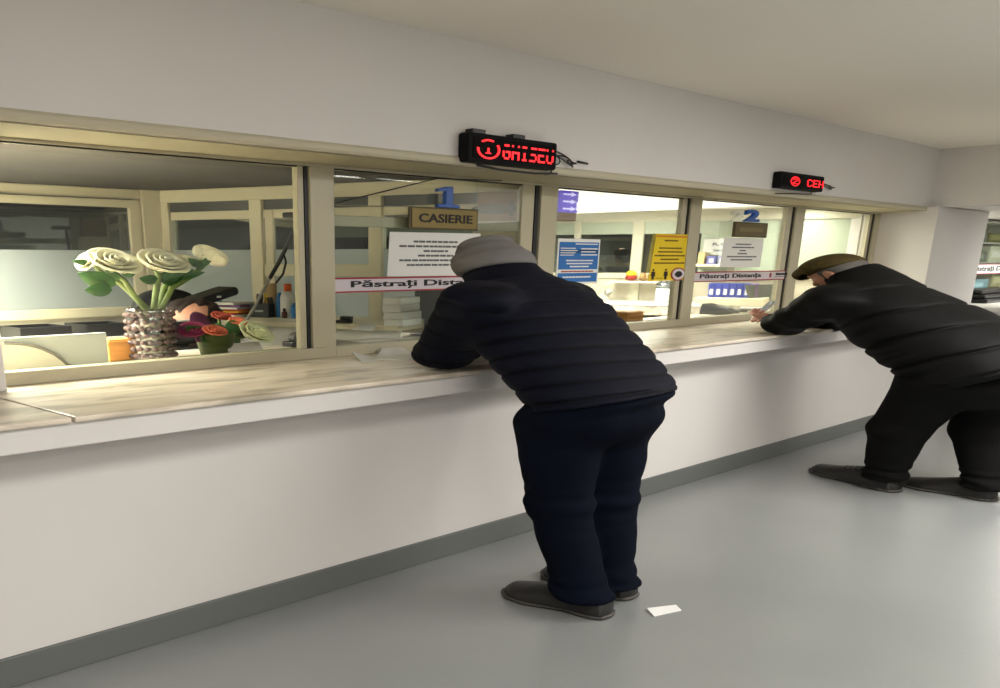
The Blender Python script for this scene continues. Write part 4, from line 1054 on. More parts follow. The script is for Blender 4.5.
# desk along the divider
OFF = .62; DZ = 1.088
def dpt(s, o): p = PC+dv*s+dn*o; return p
sd0, sd1 = .35, LD-.64
dd = empty('side_desk', (dpt(1.5, .3).x, dpt(1.5, .3).y, 0), 'cream side desk along the partition between the two booths', 'desk')
m = MB(); dslab(m, sd0, sd1, .035, OFF, DZ-.035, DZ); m.build('desk_top', M_cream, dd, bevel=.004)
m = MB(); dslab(m, sd0, sd1, OFF-.06, OFF-.03, .90, DZ-.035); m.build('front_panel', M_white, dd)
m = MB(); dslab(m, sd0, sd1, OFF-.2, OFF-.17, .1, .90); m.build('recessed_panel', mat('mid_grey_panel', (112, 112, 110), .6), dd)
def onDesk(u, v, z=DZ):
    p = onZ(u, v, z); o_ = (Vector((p.x, p.y))-PC).dot(Vector((dn.x, dn.y)))
    if not .12 < o_ < OFF-.1:
        p = onD(u, 300, min(max(o_, .14), OFF-.12)); p.z = z
    return p
def wpx(p, npx):    # width in metres of npx pixels at a point
    dd_ = Vector((p.x, p.y, p.z-H)); return npx*dd_.dot(fwd)/F
def bottle(name, label, u, v0, v1, wp, prof, m_, capm=None, capf=.15, cat='bottle', grp='bottles on the side desk'):
    b_ = onDesk(u, v0); W = wpx(b_, wp)/2; hgt = (v0-v1)*(b_-Vector((0, 0, H))).dot(fwd)/F*1.02
    o = empty(name, b_, label, cat, grp)
    MB().lathe(b_, [(r_*W, z_*hgt*(1-capf)) for r_, z_ in prof], 18).build('bottle_body', m_, o, smooth=True)
    if capm: MB().lathe(b_, [(.0, hgt*(1-capf)), (W*.5, hgt*(1-capf)), (W*.5, hgt*.97), (W*.4, hgt), (0, hgt)], 16).build('cap', capm, o, smooth=True)
    return o
PR_CYL = [(.0, 0), (.95, 0), (1, .04), (1, .78), (.8, .9), (.45, 1), (0, 1)]
bottle('spray_bottle', 'white bottle with an orange cap on the side desk', 288, 316.5, 285, 16, PR_CYL, M_white, mat('orange_plastic', (226, 96, 34), .4), .22)
bottle('glue_bottle', 'small blue bottle in front of the white one with the orange cap', 294.5, 318.5, 304, 8, PR_CYL, mat('blue_plastic', (34, 110, 170), .4), mat('blue_cap', (40, 120, 180), .4), .12)
bottle('ink_bottle', 'tiny dark red bottle in front of the white one with the orange cap', 284.5, 318, 309, 6, PR_CYL, mat('dark_red_plastic', (84, 34, 28), .3), M_dark, .3)
bottle('sanitizer_bottle', 'clear blue and white bottle with a pink cap next to the window sash', 301, 318.5, 294, 9, PR_CYL, mat('pale_blue_plastic', (196, 214, 222), .3), mat('pink_cap', (206, 50, 110), .4), .15)
bottle('detergent_bottle', 'tall blue bottle standing behind the pen holder', 279.5, 308, 285, 8, PR_CYL, MATS['blue_plastic'], MATS['blue_cap'], .12)
wb = onDesk(213.5, 309); q_ = dpt(.5, .3); wb = onD(213.5, 300, .25); wb.z = DZ; 
o = empty('water_bottle', wb, 'clear blue plastic water bottle behind the chair armrest', 'bottle')
W = wpx(wb, 17)/2; hg = 26*(wb-Vector((0, 0, H))).dot(fwd)/F
MB().lathe(wb, [(0, 0), (W, 0), (W*1.0, hg*.5), (W*.92, hg*.62), (W*.5, hg*.82), (W*.38, hg*.9), (W*.38, hg*.93), (0, hg*.93)], 18).build('bottle_body', mat('blue_pet', (150, 190, 222), .15, spec=.8), o, smooth=True)
MB().lathe(wb, [(0, hg*.93), (W*.42, hg*.93), (W*.42, hg), (0, hg)], 16).build('cap', mat('navy_cap', (40, 74, 140), .4), o)
# pen holder
b_ = onDesk(266, 316); k = wpx(b_, 24); hz = 13*(b_-Vector((0, 0, H))).dot(fwd)/F
o = empty('pen_holder', b_, 'square black pen holder full of yellow markers on the side desk', 'pen holder')
e1 = Vector((dv.x, dv.y, 0)); e2 = Vector((dn.x, dn.y, 0)); 
def dbox(m, c, a, b, z0, z1):
    p = [c+e1*i*a+e2*j*b for i, j in ((-.5, -.5), (.5, -.5), (.5, .5), (-.5, .5))]; return m.hexa([(q.x, q.y, z0) for q in p], [(q.x, q.y, z1) for q in p])
dbox(MB(), b_, k*.95, .2, DZ, DZ+hz).build('holder_body', M_dark, o, bevel=.006)
dbox(MB(), b_-e2*-.101, k*.4, .003, DZ+hz*.4, DZ+hz*.55).build('label', mat('grey_label', (150, 150, 150), .6), o)
rr = random.Random(5)
for i, cm in enumerate(('marker_yellow', 'marker_black', 'marker_yellow', 'marker_brown', 'marker_yellow', 'marker_black')):
    mm = {'marker_yellow': (226, 190, 44), 'marker_black': (30, 28, 28), 'marker_brown': (110, 70, 50)}[cm]
    q = b_+e1*(i-2.5)*k*.14+e2*rr.uniform(-.05, .05)
    MB().tube([(q.x, q.y, DZ+hz*.3), (q.x+rr.uniform(-.03, .03), q.y, DZ+hz+.04+rr.uniform(0, .03))], .026, 8, (1, 1, .6)).build('marker', mat(cm, mm, .4), o)
b_ = onDesk(272, 308); hz = 32*(b_-Vector((0, 0, H))).dot(fwd)/F
o = empty('cardboard_tube', b_, 'upright brown cardboard tube behind the pen holder', 'tube')
MB().lathe(b_, [(0, 0), (wpx(b_, 5), 0), (wpx(b_, 5), hz), (wpx(b_, 4), hz), (wpx(b_, 4), hz-.02), (0, hz-.02)], 16).build('tube_body', mat('kraft_card', (186, 156, 112), .8), o, smooth=True)
# papers stacked on the desk
stk = [((236, 314), 40, (224, 214, 206)), ((238, 312), 34, (206, 60, 74)), ((234, 310), 30, (232, 204, 60)), ((242, 308), 30, (206, 96, 86)), ((230, 307), 26, (226, 220, 210)), ((238, 304), 30, (120, 84, 130)), ((236, 303), 32, (232, 228, 220))]
z = DZ
names = ('lowest white folder of the colourful stack', 'red folder near the bottom of the colourful stack', 'yellow folder in the colourful stack', 'salmon folder in the middle of the colourful stack', 'cream folder above the salmon one in the stack', 'purple folder below the top of the colourful stack', 'topmost white folder of the colourful stack')
c0 = onDesk(236, 313)
for i, (p, wp, rgb) in enumerate(stk):
    c = c0+e1*rr.uniform(-.04, .04)+e2*rr.uniform(-.03, .03); h_ = rr.uniform(.012, .02)
    o = dbox(MB(), c, wpx(c, wp)*.95, .36-.01*i, z, z+h_).build('folder', mat('folder_%d_%d_%d' % rgb, rgb, .7), None, bevel=.002); z += h_
    tag(o, names[i], 'folder', 'folders stacked on the side desk')
# gooseneck desk lamp
lp = [(240, 331), (247, 319), (256, 305), (262, 292), (270, 278), (279, 262), (285, 250), (289, 240), (294, 228), (300, 216)]
base = dpt(sD(onDesk(240, 330)), OFF-.02)
DL = empty('gooseneck_lamp', (base.x, base.y, DZ), 'thin gooseneck lamp with a black upper arm clamped to the side desk', 'lamp')
def lampt(u, v): return onD(u, v, OFF-.05)
MB().tube([lampt(*p) for p in lp[:5]], .011, 8).build('lower_arm', mat('grey_plastic', (168, 164, 156), .4), DL, smooth=True)
MB().tube([lampt(*p) for p in lp[4:]], .015, 8).tube([lampt(283, 252), lampt(286, 262), lampt(283, 274), lampt(276, 283)], .008, 6).build('upper_arm', M_dark, DL, smooth=True)
q = lampt(299, 216); MB().box(q.x-.1, q.x+.02, q.y-.1, q.y+.06, q.z-.012, q.z+.02).build('lamp_head', M_dark, DL, bevel=.008)
q = lampt(240, 331); MB().box(q.x-.05, q.x+.05, q.y-.05, q.y+.05, q.z-.05, q.z+.02).build('clamp', M_dark, DL, bevel=.006)
# black tape dispenser against the sash
q = onY(300, 344, 4.55); o = empty('tape_dispenser', (q.x, 4.55, ZC), 'small black tape dispenser beside the dark window gasket', 'tape dispenser')
MB().box(q.x-.1, q.x+.09, 4.5, 4.6, ZC, ZC+.03).build('dispenser_base', M_dark, o, bevel=.006)
disc(MB(), q.x, ZC+.05, .07, .032, 4.52, 4.58).build('tape_roll', mat('grey_tape', (100, 98, 96), .4), o)

# second window: desk things
kb0 = onZ(337, 342, 1.02); 
kd = empty('keyboard', onZ(355, 345, ZC), 'pale grey keyboard on the inner counter below the white strip', 'keyboard')
kp = [onZ(u, v, ZC+.02) for u, v in ((334, 341.5), (369, 347), (377, 349.5), (337, 344.5))]
kp = [onZ(331, 340, ZC+.02), onZ(372, 345.5, ZC+.02), onZ(377, 350, ZC+.02), onZ(331, 345.5, ZC+.02)]
m = MB().hexa([(p.x, p.y, ZC) for p in kp], [(p.x, p.y, ZC+.022) for p in kp]); m.build('keyboard_case', mat('keyboard_grey', (176, 170, 160), .5), kd, bevel=.004)
kk = MB()
for i in range(4):
    for j in range(13):
        a_ = kp[0].lerp(kp[1], (j+.15)/13.2); b_ = kp[3].lerp(kp[2], (j+.15)/13.2); p = a_.lerp(b_, (i+.2)/4.4)
        a2 = kp[0].lerp(kp[1], (j+.85)/13.2); b2_ = kp[3].lerp(kp[2], (j+.85)/13.2); q = a2.lerp(b2_, (i+.9)/4.4); r1 = a2.lerp(b2_, (i+.2)/4.4); r2 = a_.lerp(b_, (i+.9)/4.4)
        kk.hexa([(t.x, t.y, ZC+.022) for t in (p, r1, q, r2)], [(t.x, t.y, ZC+.031) for t in (p, r1, q, r2)])
kk.build('keys', mat('key_grey', (150, 146, 140), .5), kd)
def sheets(label, ps, z, h_=.006, name='paper_sheet', m_=None, grp='papers on the side desk'):
    p = [onZ(u, v, z) for u, v in ps]; o = MB().hexa([(t.x, t.y, z) for t in p], [(t.x, t.y, z+h_) for t in p]).build(name, m_ or M_paper); return tag(o, label, 'paper', grp)
sheets('white sheet lying on the inner counter next to the navy sleeve', [(372, 350), (392, 342), (425, 339), (418, 346)], ZC, .006)
sheets('white sheet on the side desk behind the keyboard', [(352, 330), (364, 323), (376, 325), (372, 331)], DZ, .004)
b_ = onD(344, 324, .3); 
b_ = onDesk(344, 325); o = empty('stapler', b_, 'black stapler on the side desk behind the keyboard', 'stapler')
dbox(MB(), b_, wpx(b_, 15), .07, DZ, DZ+.02).build('stapler_base', M_dark, o, bevel=.006)
dbox(MB(), b_+e1*.02, wpx(b_, 12), .05, DZ+.02, DZ+.045).build('stapler_arm', M_dark, o, bevel=.008)
b_ = onDesk(402, 327); k = wpx(b_, 21)
for i in range(4):
    hz = .045; o = dbox(MB(), b_+e1*rr.uniform(-.01, .01), k*(1-.02*i), .3, DZ+i*hz, DZ+(i+1)*hz-.002).build('paper_block', M_paper, None, bevel=.003)
    tag(o, ('lowest', 'second', 'third', 'topmost')[i]+(' white paper block of the pile on the side desk' if i in (0, 3) else ' white paper block from below in the side desk pile'), 'paper block', 'paper blocks piled on the side desk')
# dark monitor behind the first customer
mc = onY(431, 330, 4.62); mc.z = ZC; k = wpx(mc, 44)
o = empty('monitor', mc, 'dark grey monitor on the inner counter just past the beanie wearer\'s arm', 'monitor')
z0, z1 = onY(431, 319, 4.62).z, onY(431, 290, 4.62).z
MB().box(mc.x-k*.5, mc.x+k*.5, 4.6, 4.64, z0, z1).build('housing', mat('charcoal_plastic', (62, 66, 64), .5), o, bevel=.012)
MB().box(mc.x-.05, mc.x+.05, 4.61, 4.64, ZC+.01, z0+.02).build('neck', M_dark, o); MB().box(mc.x-.14, mc.x+.14, 4.52, 4.69, ZC, ZC+.012).build('stand', M_dark, o, bevel=.004)
# cream wall cabinet on the divider with a cardboard box on top
s0, s1 = sD(onD(478, 230, .2)), sD(onD(531, 230, .2))
cb = empty('wall_cabinet', (dpt(s0, .1).x, dpt(s0, .1).y, 1.66), 'cream wall cabinet on the partition to the right of the gold plaque', 'cabinet')
zc0, zc1 = onD(500, 243, .3).z, onD(500, 221, .3).z
m = MB(); dslab(m, s0, s1, .035, .3, zc0, zc1); m.build('cabinet_body', M_cream, cb, bevel=.005)
m = MB(); dslab(m, s0+.02, s1-.02, .3, .31, zc0+.015, zc1-.015); m.build('door', M_cream, cb, bevel=.004)
s0b, s1b = sD(onD(474, 205, .2)), sD(onD(521, 205, .2))
kx_ = empty('cardboard_box', (dpt(s0b, .15).x, dpt(s0b, .15).y, zc1), 'brown cardboard box with a grey oval print on top of the wall cabinet', 'box')
zb1 = onD(500, 191.5, .28).z
m = MB(); dslab(m, max(s0b, s0+.02), s1b, .04, .28, zc1, min(zb1, 1.99)); m.build('carton', mat('brown_carton', (150, 116, 86), .95, spec=0.0), kx_, bevel=.004)
mid = (s0b+s1b)/2+.02; zm = (zc1+zb1)/2-.015
pts = [(mid+.17*math.cos(2*math.pi*k/20), zm+.03*math.sin(2*math.pi*k/20)) for k in range(20)]
mm = MB(); vs = []
for off in (.281, .283):
    for s_, z_ in pts: p = dpt(s_, off); vs.append((p.x, p.y, z_))
mm.add(vs, [tuple(range(20)), tuple(range(39, 19, -1))]+[(i, i+20, (i+1) % 20+20, (i+1) % 20) for i in range(20)]); mm.build('oval_print', mat('grey_print', (84, 78, 74), .8), kx_)
m = MB(); dslab(m, s1b-.05, s1b-.02, .279, .283, zc1+.03, zb1-.06); m.build('side_print', MATS['grey_print'], kx_)

# purple illuminated sign above a brown box inside window three
x0, x1 = px(559.5, 577.5, 4.0, 200); z0, z1 = onY(568, 212.5, 4.0).z, 1.935
ls = empty('lit_sign', ((x0+x1)/2, 4.0, z0), 'purple illuminated sign with white arrows in the corner of window 3', 'sign')
MB().box(x0, x1, 3.99, 4.03, z0, z1).build('sign_panel', mat('purple_light', (104, 84, 210), .9, spec=0.0, emit=.8), ls, bevel=.003)
ar = MB()
for i in range(3):
    zc_ = z0+(i+.5)*(z1-z0)/3; w = (x1-x0)
    ar.box(x0+.15*w, x1-.4*w, 3.985, 3.99, zc_-.005, zc_+.005); ar.prism([(x1-.42*w, zc_+.014), (x1-.15*w, zc_), (x1-.42*w, zc_-.014)], 3.985, 3.99)
ar.build('arrow_mark', mat('lit_white', (230, 220, 255), .4, emit=.9), ls)
o = empty('carton_sign', ((x0+x1)/2, 4.0, z0), 'small brown carton hanging just below the purple sign', 'box')
zz = onY(568, 221, 4.0).z
MB().box(x0-.01, x1-.02, 3.985, 4.06, zz, z0-.002).build('carton', mat('carton_brown', (152, 108, 58), .9, spec=0.0), o, bevel=.004)
MB().box(x0+.02, x1-.05, 3.983, 3.986, (zz+z0)/2-.003, (zz+z0)/2+.003).build('flap_line', mat('carton_dark_brown', (110, 76, 40), .8), o)  # thin darker brown line across the carton face
# light from the sign on its surroundings comes from its own emission

# ================================================================== booth two
A2 = Vector((9.563, 6.875)); B2 = Vector((10.42, 4.60)); d2 = (B2-A2).normalized(); n2_ = Vector((d2.y, -d2.x)); n2_ = -n2_ if n2_.x > 0 else n2_
A2 = A2-d2*3.2
L2 = (Vector((10.62, 4.06))-A2).length
def onQ(u, v, off=0.0):
    r = ray(u, v); q = A2+n2_*off; k = (q.x*n2_.x+q.y*n2_.y)/(r[0]*n2_.x+r[1]*n2_.y); return Vector((r[0]*k, r[1]*k, H+r[2]*k))
def sQ(p): return (Vector((p[0], p[1]))-A2).dot(d2)
def qslab(m, s0, s1, o0, o1, z0, z1):
    p = [A2+d2*s+n2_*o for s, o in ((s0, o0), (s1, o0), (s1, o1), (s0, o1))]; return m.hexa([(t.x, t.y, z0) for t in p], [(t.x, t.y, z1) for t in p])
struct(MB().box(5.62, 19, 3.97, 11, ZO, ZO+.06).build('ceiling_bright', mat('white_ceiling', (240, 236, 226), .8)))
pt = empty('trim_5', (A2.x, A2.y, 0), kind='structure')
zA, zB = onQ(640, 220).z, onQ(640, 227).z
m = MB(); qslab(m, 0, L2, -.06, .02, zA-.02, ZO)
ph = [(632, 643), (684, 696), (730, 738), (778, 790), (574, 580)]
for u0, u1 in ph: qslab(m, sQ(onQ(u0, 250)), sQ(onQ(u1, 250)), -.05, .03, 0, zA)
qslab(m, 0, L2, -.05, .02, 1.3, 1.36)
m.build('partition_frame', mat('pale_frame', (214, 210, 188), .4), pt, bevel=.005)
m = MB(); qslab(m, 0, sQ(onQ(700, 250)), -.02, -.01, 1.36, 1.78); m.build('dark_pane', glass_mat('grey_glass', (196, 202, 192), refl=.7), pt)
m = MB(); qslab(m, 0, L2, -.02, -.01, 1.78, zA); qslab(m, sQ(onQ(700, 250)), L2, -.02, -.01, 1.36, 1.78); m.build('pale_pane', mat('green_white_panel', (186, 196, 176), .35), pt)
m = MB(); qslab(m, 0, L2, -.03, -.01, 0, 1.3); m.build('lower_panel', M_office, pt)
# desk of booth two
D2Z = 1.06; o1 = 1.0
s0, s1 = sQ(onQ(560, 300, o1)), sQ(onQ(800, 312, o1))
s1 = min(s1, L2-1.35)
d2o = empty('side_desk', (A2.x+d2.x*s0, A2.y+d2.y*s0, 0), 'marble fronted side desk inside the second booth', 'desk')
m = MB(); qslab(m, s0, s1, .04, o1, D2Z-.02, D2Z); m.build('desk_top', M_white, d2o, bevel=.004)
m = MB(); qslab(m, s0, s1, o1-.03, o1-.005, .95, D2Z-.02); m.build('marble_front', M_marble, d2o)
m = MB(); qslab(m, s0, s1, o1-.2, o1-.17, .05, .95); m.build('recessed_panel', MATS['mid_grey_panel'], d2o)
f1 = Vector((d2.x, d2.y, 0)); f2 = Vector((n2_.x, n2_.y, 0))
def qbox(m, c, a, b, z0, z1, lean=0):
    p = [c+f1*i*a+f2*j*b for i, j in ((-.5, -.5), (.5, -.5), (.5, .5), (-.5, .5))]; return m.hexa([(q.x, q.y, z0) for q in p], [(q.x-f2.x*lean, q.y-f2.y*lean, z1) for q in p])
def on2(u, v, z=D2Z): return onZ(u, v, z)
def hpx(p, n): return n*(p-Vector((0, 0, H))).dot(fwd)/F
# leaning white document stand
c = on2(633, 299); w_ = wpx(c, 36)*1.15; h_ = hpx(c, 20)
o = empty('document_stand', c, 'white leaning document stand on the second booth desk', 'document stand')
qbox(MB(), c, w_, .03, D2Z, D2Z+h_, .12).build('stand_board', M_paper, o, bevel=.003)
qbox(MB(), c-f2*.12, w_*.9, .16, D2Z, D2Z+.01).build('stand_foot', M_white, o)
mm = MB()
for i in range(5): qbox(mm, c+f2*(.016-.12*(.25+.13*i)), w_*.75, .006, D2Z+h_*(.25+.13*i), D2Z+h_*(.28+.13*i))
mm.build('printed_lines', mat('faint_ink', (190, 188, 182), .8), o)
# rounded white telephone
c = on2(608, 299); o = empty('telephone', c, 'rounded white telephone beside the document stand', 'telephone')
MB().ell((c.x, c.y, D2Z), (wpx(c, 15), wpx(c, 13), hpx(c, 15)), 20, 10).build('shell', M_white, o, smooth=True)
MB().tube([(c.x-.2, c.y-.1, D2Z+.09), (c.x, c.y-.14, D2Z+.115), (c.x+.18, c.y-.12, D2Z+.09)], [.03, .02, .03], 10).build('handset', M_paper, o, smooth=True)
# glass jar with chrome lid
c = on2(664, 302); o = empty('glass_jar', c, 'clear glass jar with a silver lid under the yellow poster', 'jar')
w_ = wpx(c, 9); h_ = hpx(c, 20)
MB().lathe(c, [(0, 0), (w_*.9, 0), (w_, h_*.1), (w_, h_*.62), (w_*.8, h_*.7), (0, h_*.7)], 22).build('jar_body', mat('jar_glass', (206, 210, 206), .1, spec=.8), o, smooth=True)
MB().lathe(c, [(0, h_*.7), (w_*1.05, h_*.7), (w_*1.05, h_*.86), (w_*.7, h_), (0, h_)], 22).build('lid', mat('chrome', (150, 156, 158), .2, metal=.9), o, smooth=True)
c = on2(676, 303); o = empty('black_cup', c, 'small black cup next to the glass jar', 'cup'); MB().lathe(c, [(0, 0), (wpx(c, 3), 0), (wpx(c, 4), hpx(c, 8)), (wpx(c, 3.4), hpx(c, 8)), (wpx(c, 2.6), .01), (0, .01)], 16).build('cup_body', M_dark, o, smooth=True)
# toys on a ledge behind
lz = onQ(640, 281, .15).z
lg = empty('ledge', (onQ(640, 281, .15).x, onQ(640, 281, .15).y, lz), 'narrow cream ledge on the far partition behind the document stand', 'shelf')
m = MB(); qslab(m, sQ(onQ(615, 281)), sQ(onQ(685, 281)), .03, .26, lz-.02, lz); m.build('ledge_board', M_cream, lg, bevel=.003)
def toy(u, n, rgb, wp, hp, label, cat):
    c = onQ(u, 281, .14); c.z = lz; o = empty(n, c, label, cat, 'small things on the ledge'); w_ = wpx(c, wp)/2; h_ = hpx(c, hp)
    MB().ell((c.x, c.y, lz+h_*.32), (w_, w_*.8, h_*.32), 16, 10).build('lower_half', mat('toy_red' if n == 'toy_car' else 'tan_clay', (170, 50, 40) if n == 'toy_car' else (150, 116, 70), .4), o, smooth=True)
    MB().ell((c.x, c.y, lz+h_*.66), (w_*.85, w_*.7, h_*.34), 16, 10).build('upper_half', mat('toy_%d' % rgb[0], rgb, .4), o, smooth=True)
toy(631, 'toy_car', (238, 206, 30), 14, 10, 'round yellow and red toy on the ledge behind the document stand', 'toy')
toy(643, 'ornament', (200, 150, 96), 9, 8, 'tan ornament next to the yellow toy on the ledge', 'ornament')
toy(650, 'figurine', (96, 80, 54), 7, 7, 'brown figurine beside the yellow poster edge on the ledge', 'figurine')
# brown box on the inner counter by the sill
x0, x1 = px(617, 632.5, 4.2, 318); zt_ = onY(626, 312.5, 4.2).z
o = empty('small_carton', ((x0+x1)/2, 4.2, ZC), 'small brown carton on the inner counter behind the navy jacket', 'box')
MB().box(x0, x1, 4.1, 4.3, ZC, zt_).build('carton', mat('tan_carton', (168, 116, 56), .7), o, bevel=.005)
MB().box(x0-.005, x1+.005, 4.095, 4.305, zt_, zt_+.01).build('lid', mat('tan_lid', (196, 150, 88), .7), o, bevel=.003)
# someone in black standing in the corridor behind the grey glass
q_ = Vector(ray(622, 254)); q_ = q_*(9.3/q_.y); C0 = np.array((q_.x/S, q_.y/S, H+q_.z)); HF3 = np.array((.5, .85, -.1)); HU3 = np.array((0, .1, 1.0))
clerk2 = empty('person', (q_.x, q_.y, 0), 'distant person in black standing behind the grey glass next to the blue poster', 'person')
lo = np.array((C0[0]-.36, C0[1]-.36, -.02)); hi = C0+np.array((.36, .36, .2)); zf = C0[2]
def body4(P):
    d, *_ = torso_field(P, T3(0, -.02, -.78), T3(0, -.02, -.16), (1, 0, 0), [(0, .15, .11, 0), (.3, .14, .10, 0), (.45, .16, .10, 0), (.55, .12, .08, 0), (.62, .06, .06, 0)])
    for k in (-1, 1):
        d = smin(d, chain(P, [T3(.18*k, 0, -.24), T3(.23*k, 0, -.52), T3(.22*k, .1, -.74)], [.05, .04, .028], .02), .04)
        d = smin(d, chain(P, [T3(.09*k, 0, -.8), T3(.1*k, .01, -1.18), (C0[0]+.1*k, C0[1], .08)], [.08, .055, .035], .02), .03)
        d = smin(d, cone(P, (C0[0]+.1*k, C0[1], .05), (C0[0]+.11*k, C0[1]+.13, .04), .035, .028), .02)
        d = smin(d, hand_prims(P, T3(.22*k, .1, -.74), (0, .3, -.9), (-k, 0, 0), k, .4), .012)
    d = smin(d, cone(P, T3(0, -.02, -.16), C0, .055, .05), .03)
    return smin(d, head_prims(P, C0, HF3, HU3), .02)
field_mesh('body', body4, lo, hi, .014, M_skin, clerk2)
def top4(P):
    d, *_ = torso_field(P, T3(0, -.02, -.78), T3(0, -.02, -.16), (1, 0, 0), [(-.2, .21, .15, 0), (.0, .19, .14, 0), (.3, .19, .13, 0), (.45, .21, .125, 0), (.55, .15, .1, 0), (.62, .08, .075, 0)])
    for k in (-1, 1): d = smin(d, chain(P, [T3(.18*k, 0, -.24), T3(.23*k, 0, -.52), T3(.22*k, .09, -.71)], [.075, .06, .045], .02), .04)
    return d+wob(P, 20)*.006
field_mesh('coat', top4, lo, hi, .014, MATS['black_trousers'], clerk2)
def tr4(P):
    d = None
    for k in (-1, 1):
        e = chain(P, [T3(.09*k, 0, -.8), T3(.1*k, .01, -1.18), (C0[0]+.1*k, C0[1], .1)], [.105, .075, .06], .02); d = e if d is None else smin(d, e, .03)
    return d
field_mesh('trousers', tr4, lo, hi, .014, M_btr, clerk2)
field_mesh('hair', hair3, C0-.22, C0+.22, .009, mat('black_hair', (16, 14, 14), 1.0, spec=0.0), clerk2)
clerk2.scale = (.68, .68, .985)

# added glowing panel that imitates the brightly lit ceiling of the second booth
cl = empty('ceiling_glow', (7.6, 5.3, ZO), 'wide glowing white sheet added for the bright ceiling of the second booth', 'glowing panel')
MB().box(5.75, 9.35, 4.15, 6.75, ZO-.02, ZO).build('glow_frame', M_white, cl)
MB().box(5.8, 9.3, 4.2, 6.7, ZO-.024, ZO-.018).build('glow_sheet', mat('glow_white', (255, 250, 240), .5, emit=1.25), cl)

# ---- things seen through window four
Y4 = 5.2
# row of blue folders on the inner shelf
fz = 1.03
bk0, bk1 = onQ(708, 296, .7), onQ(757, 298, .7)
bs = empty('folder_shelf', (bk0.x, bk0.y, 1.0), 'cream shelf box carrying the row of blue folders', 'shelf')
zb_, ztp = onQ(730, 297.5, .7).z, onQ(730, 283.5, .7).z
f0, f1_ = sQ(bk0), sQ(bk1)
m = MB(); qslab(m, f0-.1, f1_+.1, .42, .98, D2Z, max(zb_, D2Z+.02)); m.build('shelf_board', M_cream, bs, bevel=.003)
zb_ = max(zb_, D2Z+.02)
lab = ['first', 'second', 'third', 'fourth', 'fifth', 'sixth', 'seventh']
for i in range(7):
    a_ = f0+(f1_-f0)*i/7; b_ = f0+(f1_-f0)*(i+.94)/7
    rgb = (58, 70, 160) if i < 6 else (140, 100, 160)
    p = A2+d2*a_+n2_*.6
    o = empty('ring_binder', (p.x, p.y, zb_), lab[i]+(' blue binder from the left in the row below the strip' if i < 6 else ' binder, mauve, at the right end of the row'), 'binder', 'ring binders in a row')
    m = MB(); qslab(m, a_, b_, .48, .72, zb_, ztp); m.build('binder_spine', mat('binder_%d' % rgb[0], rgb, .5), o, bevel=.004)
    m = MB(); w_ = b_-a_; qslab(m, a_+.25*w_, b_-.25*w_, .72, .724, zb_+.2*(ztp-zb_), zb_+.6*(ztp-zb_)); m.build('spine_label', M_paper, o)
# grey monitor and white desk things
c = onZ(764, 302, ZC+.0); c = onY(764, 303, 4.9); c.z = ZC
o = empty('monitor', (c.x, 4.62, ZC), 'slanted dark grey monitor behind the strip of window 4', 'monitor')
a_, b_, t0, t1 = onY(755, 299, 4.62), onY(786, 299, 4.62), onY(748, 285, 4.62), onY(784, 284, 4.62)
MB().hexa([(a_.x, 4.62, ZC+.05), (b_.x, 4.62, ZC+.05), (b_.x, 4.66, ZC+.05), (a_.x, 4.66, ZC+.05)], [(t0.x, 4.62, t0.z), (t1.x, 4.62, t0.z), (t1.x, 4.66, t0.z), (t0.x, 4.66, t0.z)]).build('housing', mat('grey_monitor', (88, 92, 88), .5), o, bevel=.006)
MB().box((a_.x+b_.x)/2-.2, (a_.x+b_.x)/2+.2, 4.55, 4.69, ZC, ZC+.012).box((a_.x+b_.x)/2-.06, (a_.x+b_.x)/2+.06, 4.63, 4.66, ZC+.012, ZC+.06).build('stand', M_dark, o)
# payment terminal
c = onZ(724, 314.5, ZC); o = empty('card_terminal', c, 'dark grey card terminal on the inner counter of window 4', 'terminal')
k = wpx(c, 11); MB().hexa([(c.x-k*1.1, c.y-.12, ZC), (c.x+k*1.1, c.y-.12, ZC), (c.x+k*1.1, c.y+.2, ZC), (c.x-k*1.1, c.y+.2, ZC)], [(c.x-k, c.y-.1, ZC+.04), (c.x+k*.9, c.y-.1, ZC+.04), (c.x+k*1.1, c.y+.2, ZC+.10), (c.x-k*.8, c.y+.2, ZC+.10)]).build('terminal_body', mat('terminal_grey', (34, 34, 32), .6, spec=.2), o, bevel=.012)
MB().hexa([(c.x-k*.6, c.y-.05, ZC+.05), (c.x+k*.5, c.y-.05, ZC+.05), (c.x+k*.6, c.y+.08, ZC+.078), (c.x-k*.5, c.y+.08, ZC+.078)], [(c.x-k*.6, c.y-.05, ZC+.056), (c.x+k*.5, c.y-.05, ZC+.056), (c.x+k*.6, c.y+.08, ZC+.084), (c.x-k*.5, c.y+.08, ZC+.084)]).build('keypad', mat('keypad_pale', (96, 96, 92), .6), o)
sheets('white form on the inner counter of window 4 beside the card terminal', [(738, 309), (748, 303), (775, 304), (770, 311)], ZC, .005, grp='forms on the inner counter')
sheets('white form lying behind the card terminal of window 4', [(700, 309), (706, 303), (716, 304), (712, 311)], ZC, .005, grp='forms on the inner counter')
c = onZ(744, 300, ZC+.02); c = onY(744, 304, 4.55); o = empty('computer_mouse', (c.x, c.y, ZC), 'dark computer mouse behind the forms of window 4', 'mouse')
MB().ell((c.x, c.y, ZC+.012), (wpx(c, 5), wpx(c, 4), .022), 14, 8).build('mouse_shell', M_dark, o, smooth=True)
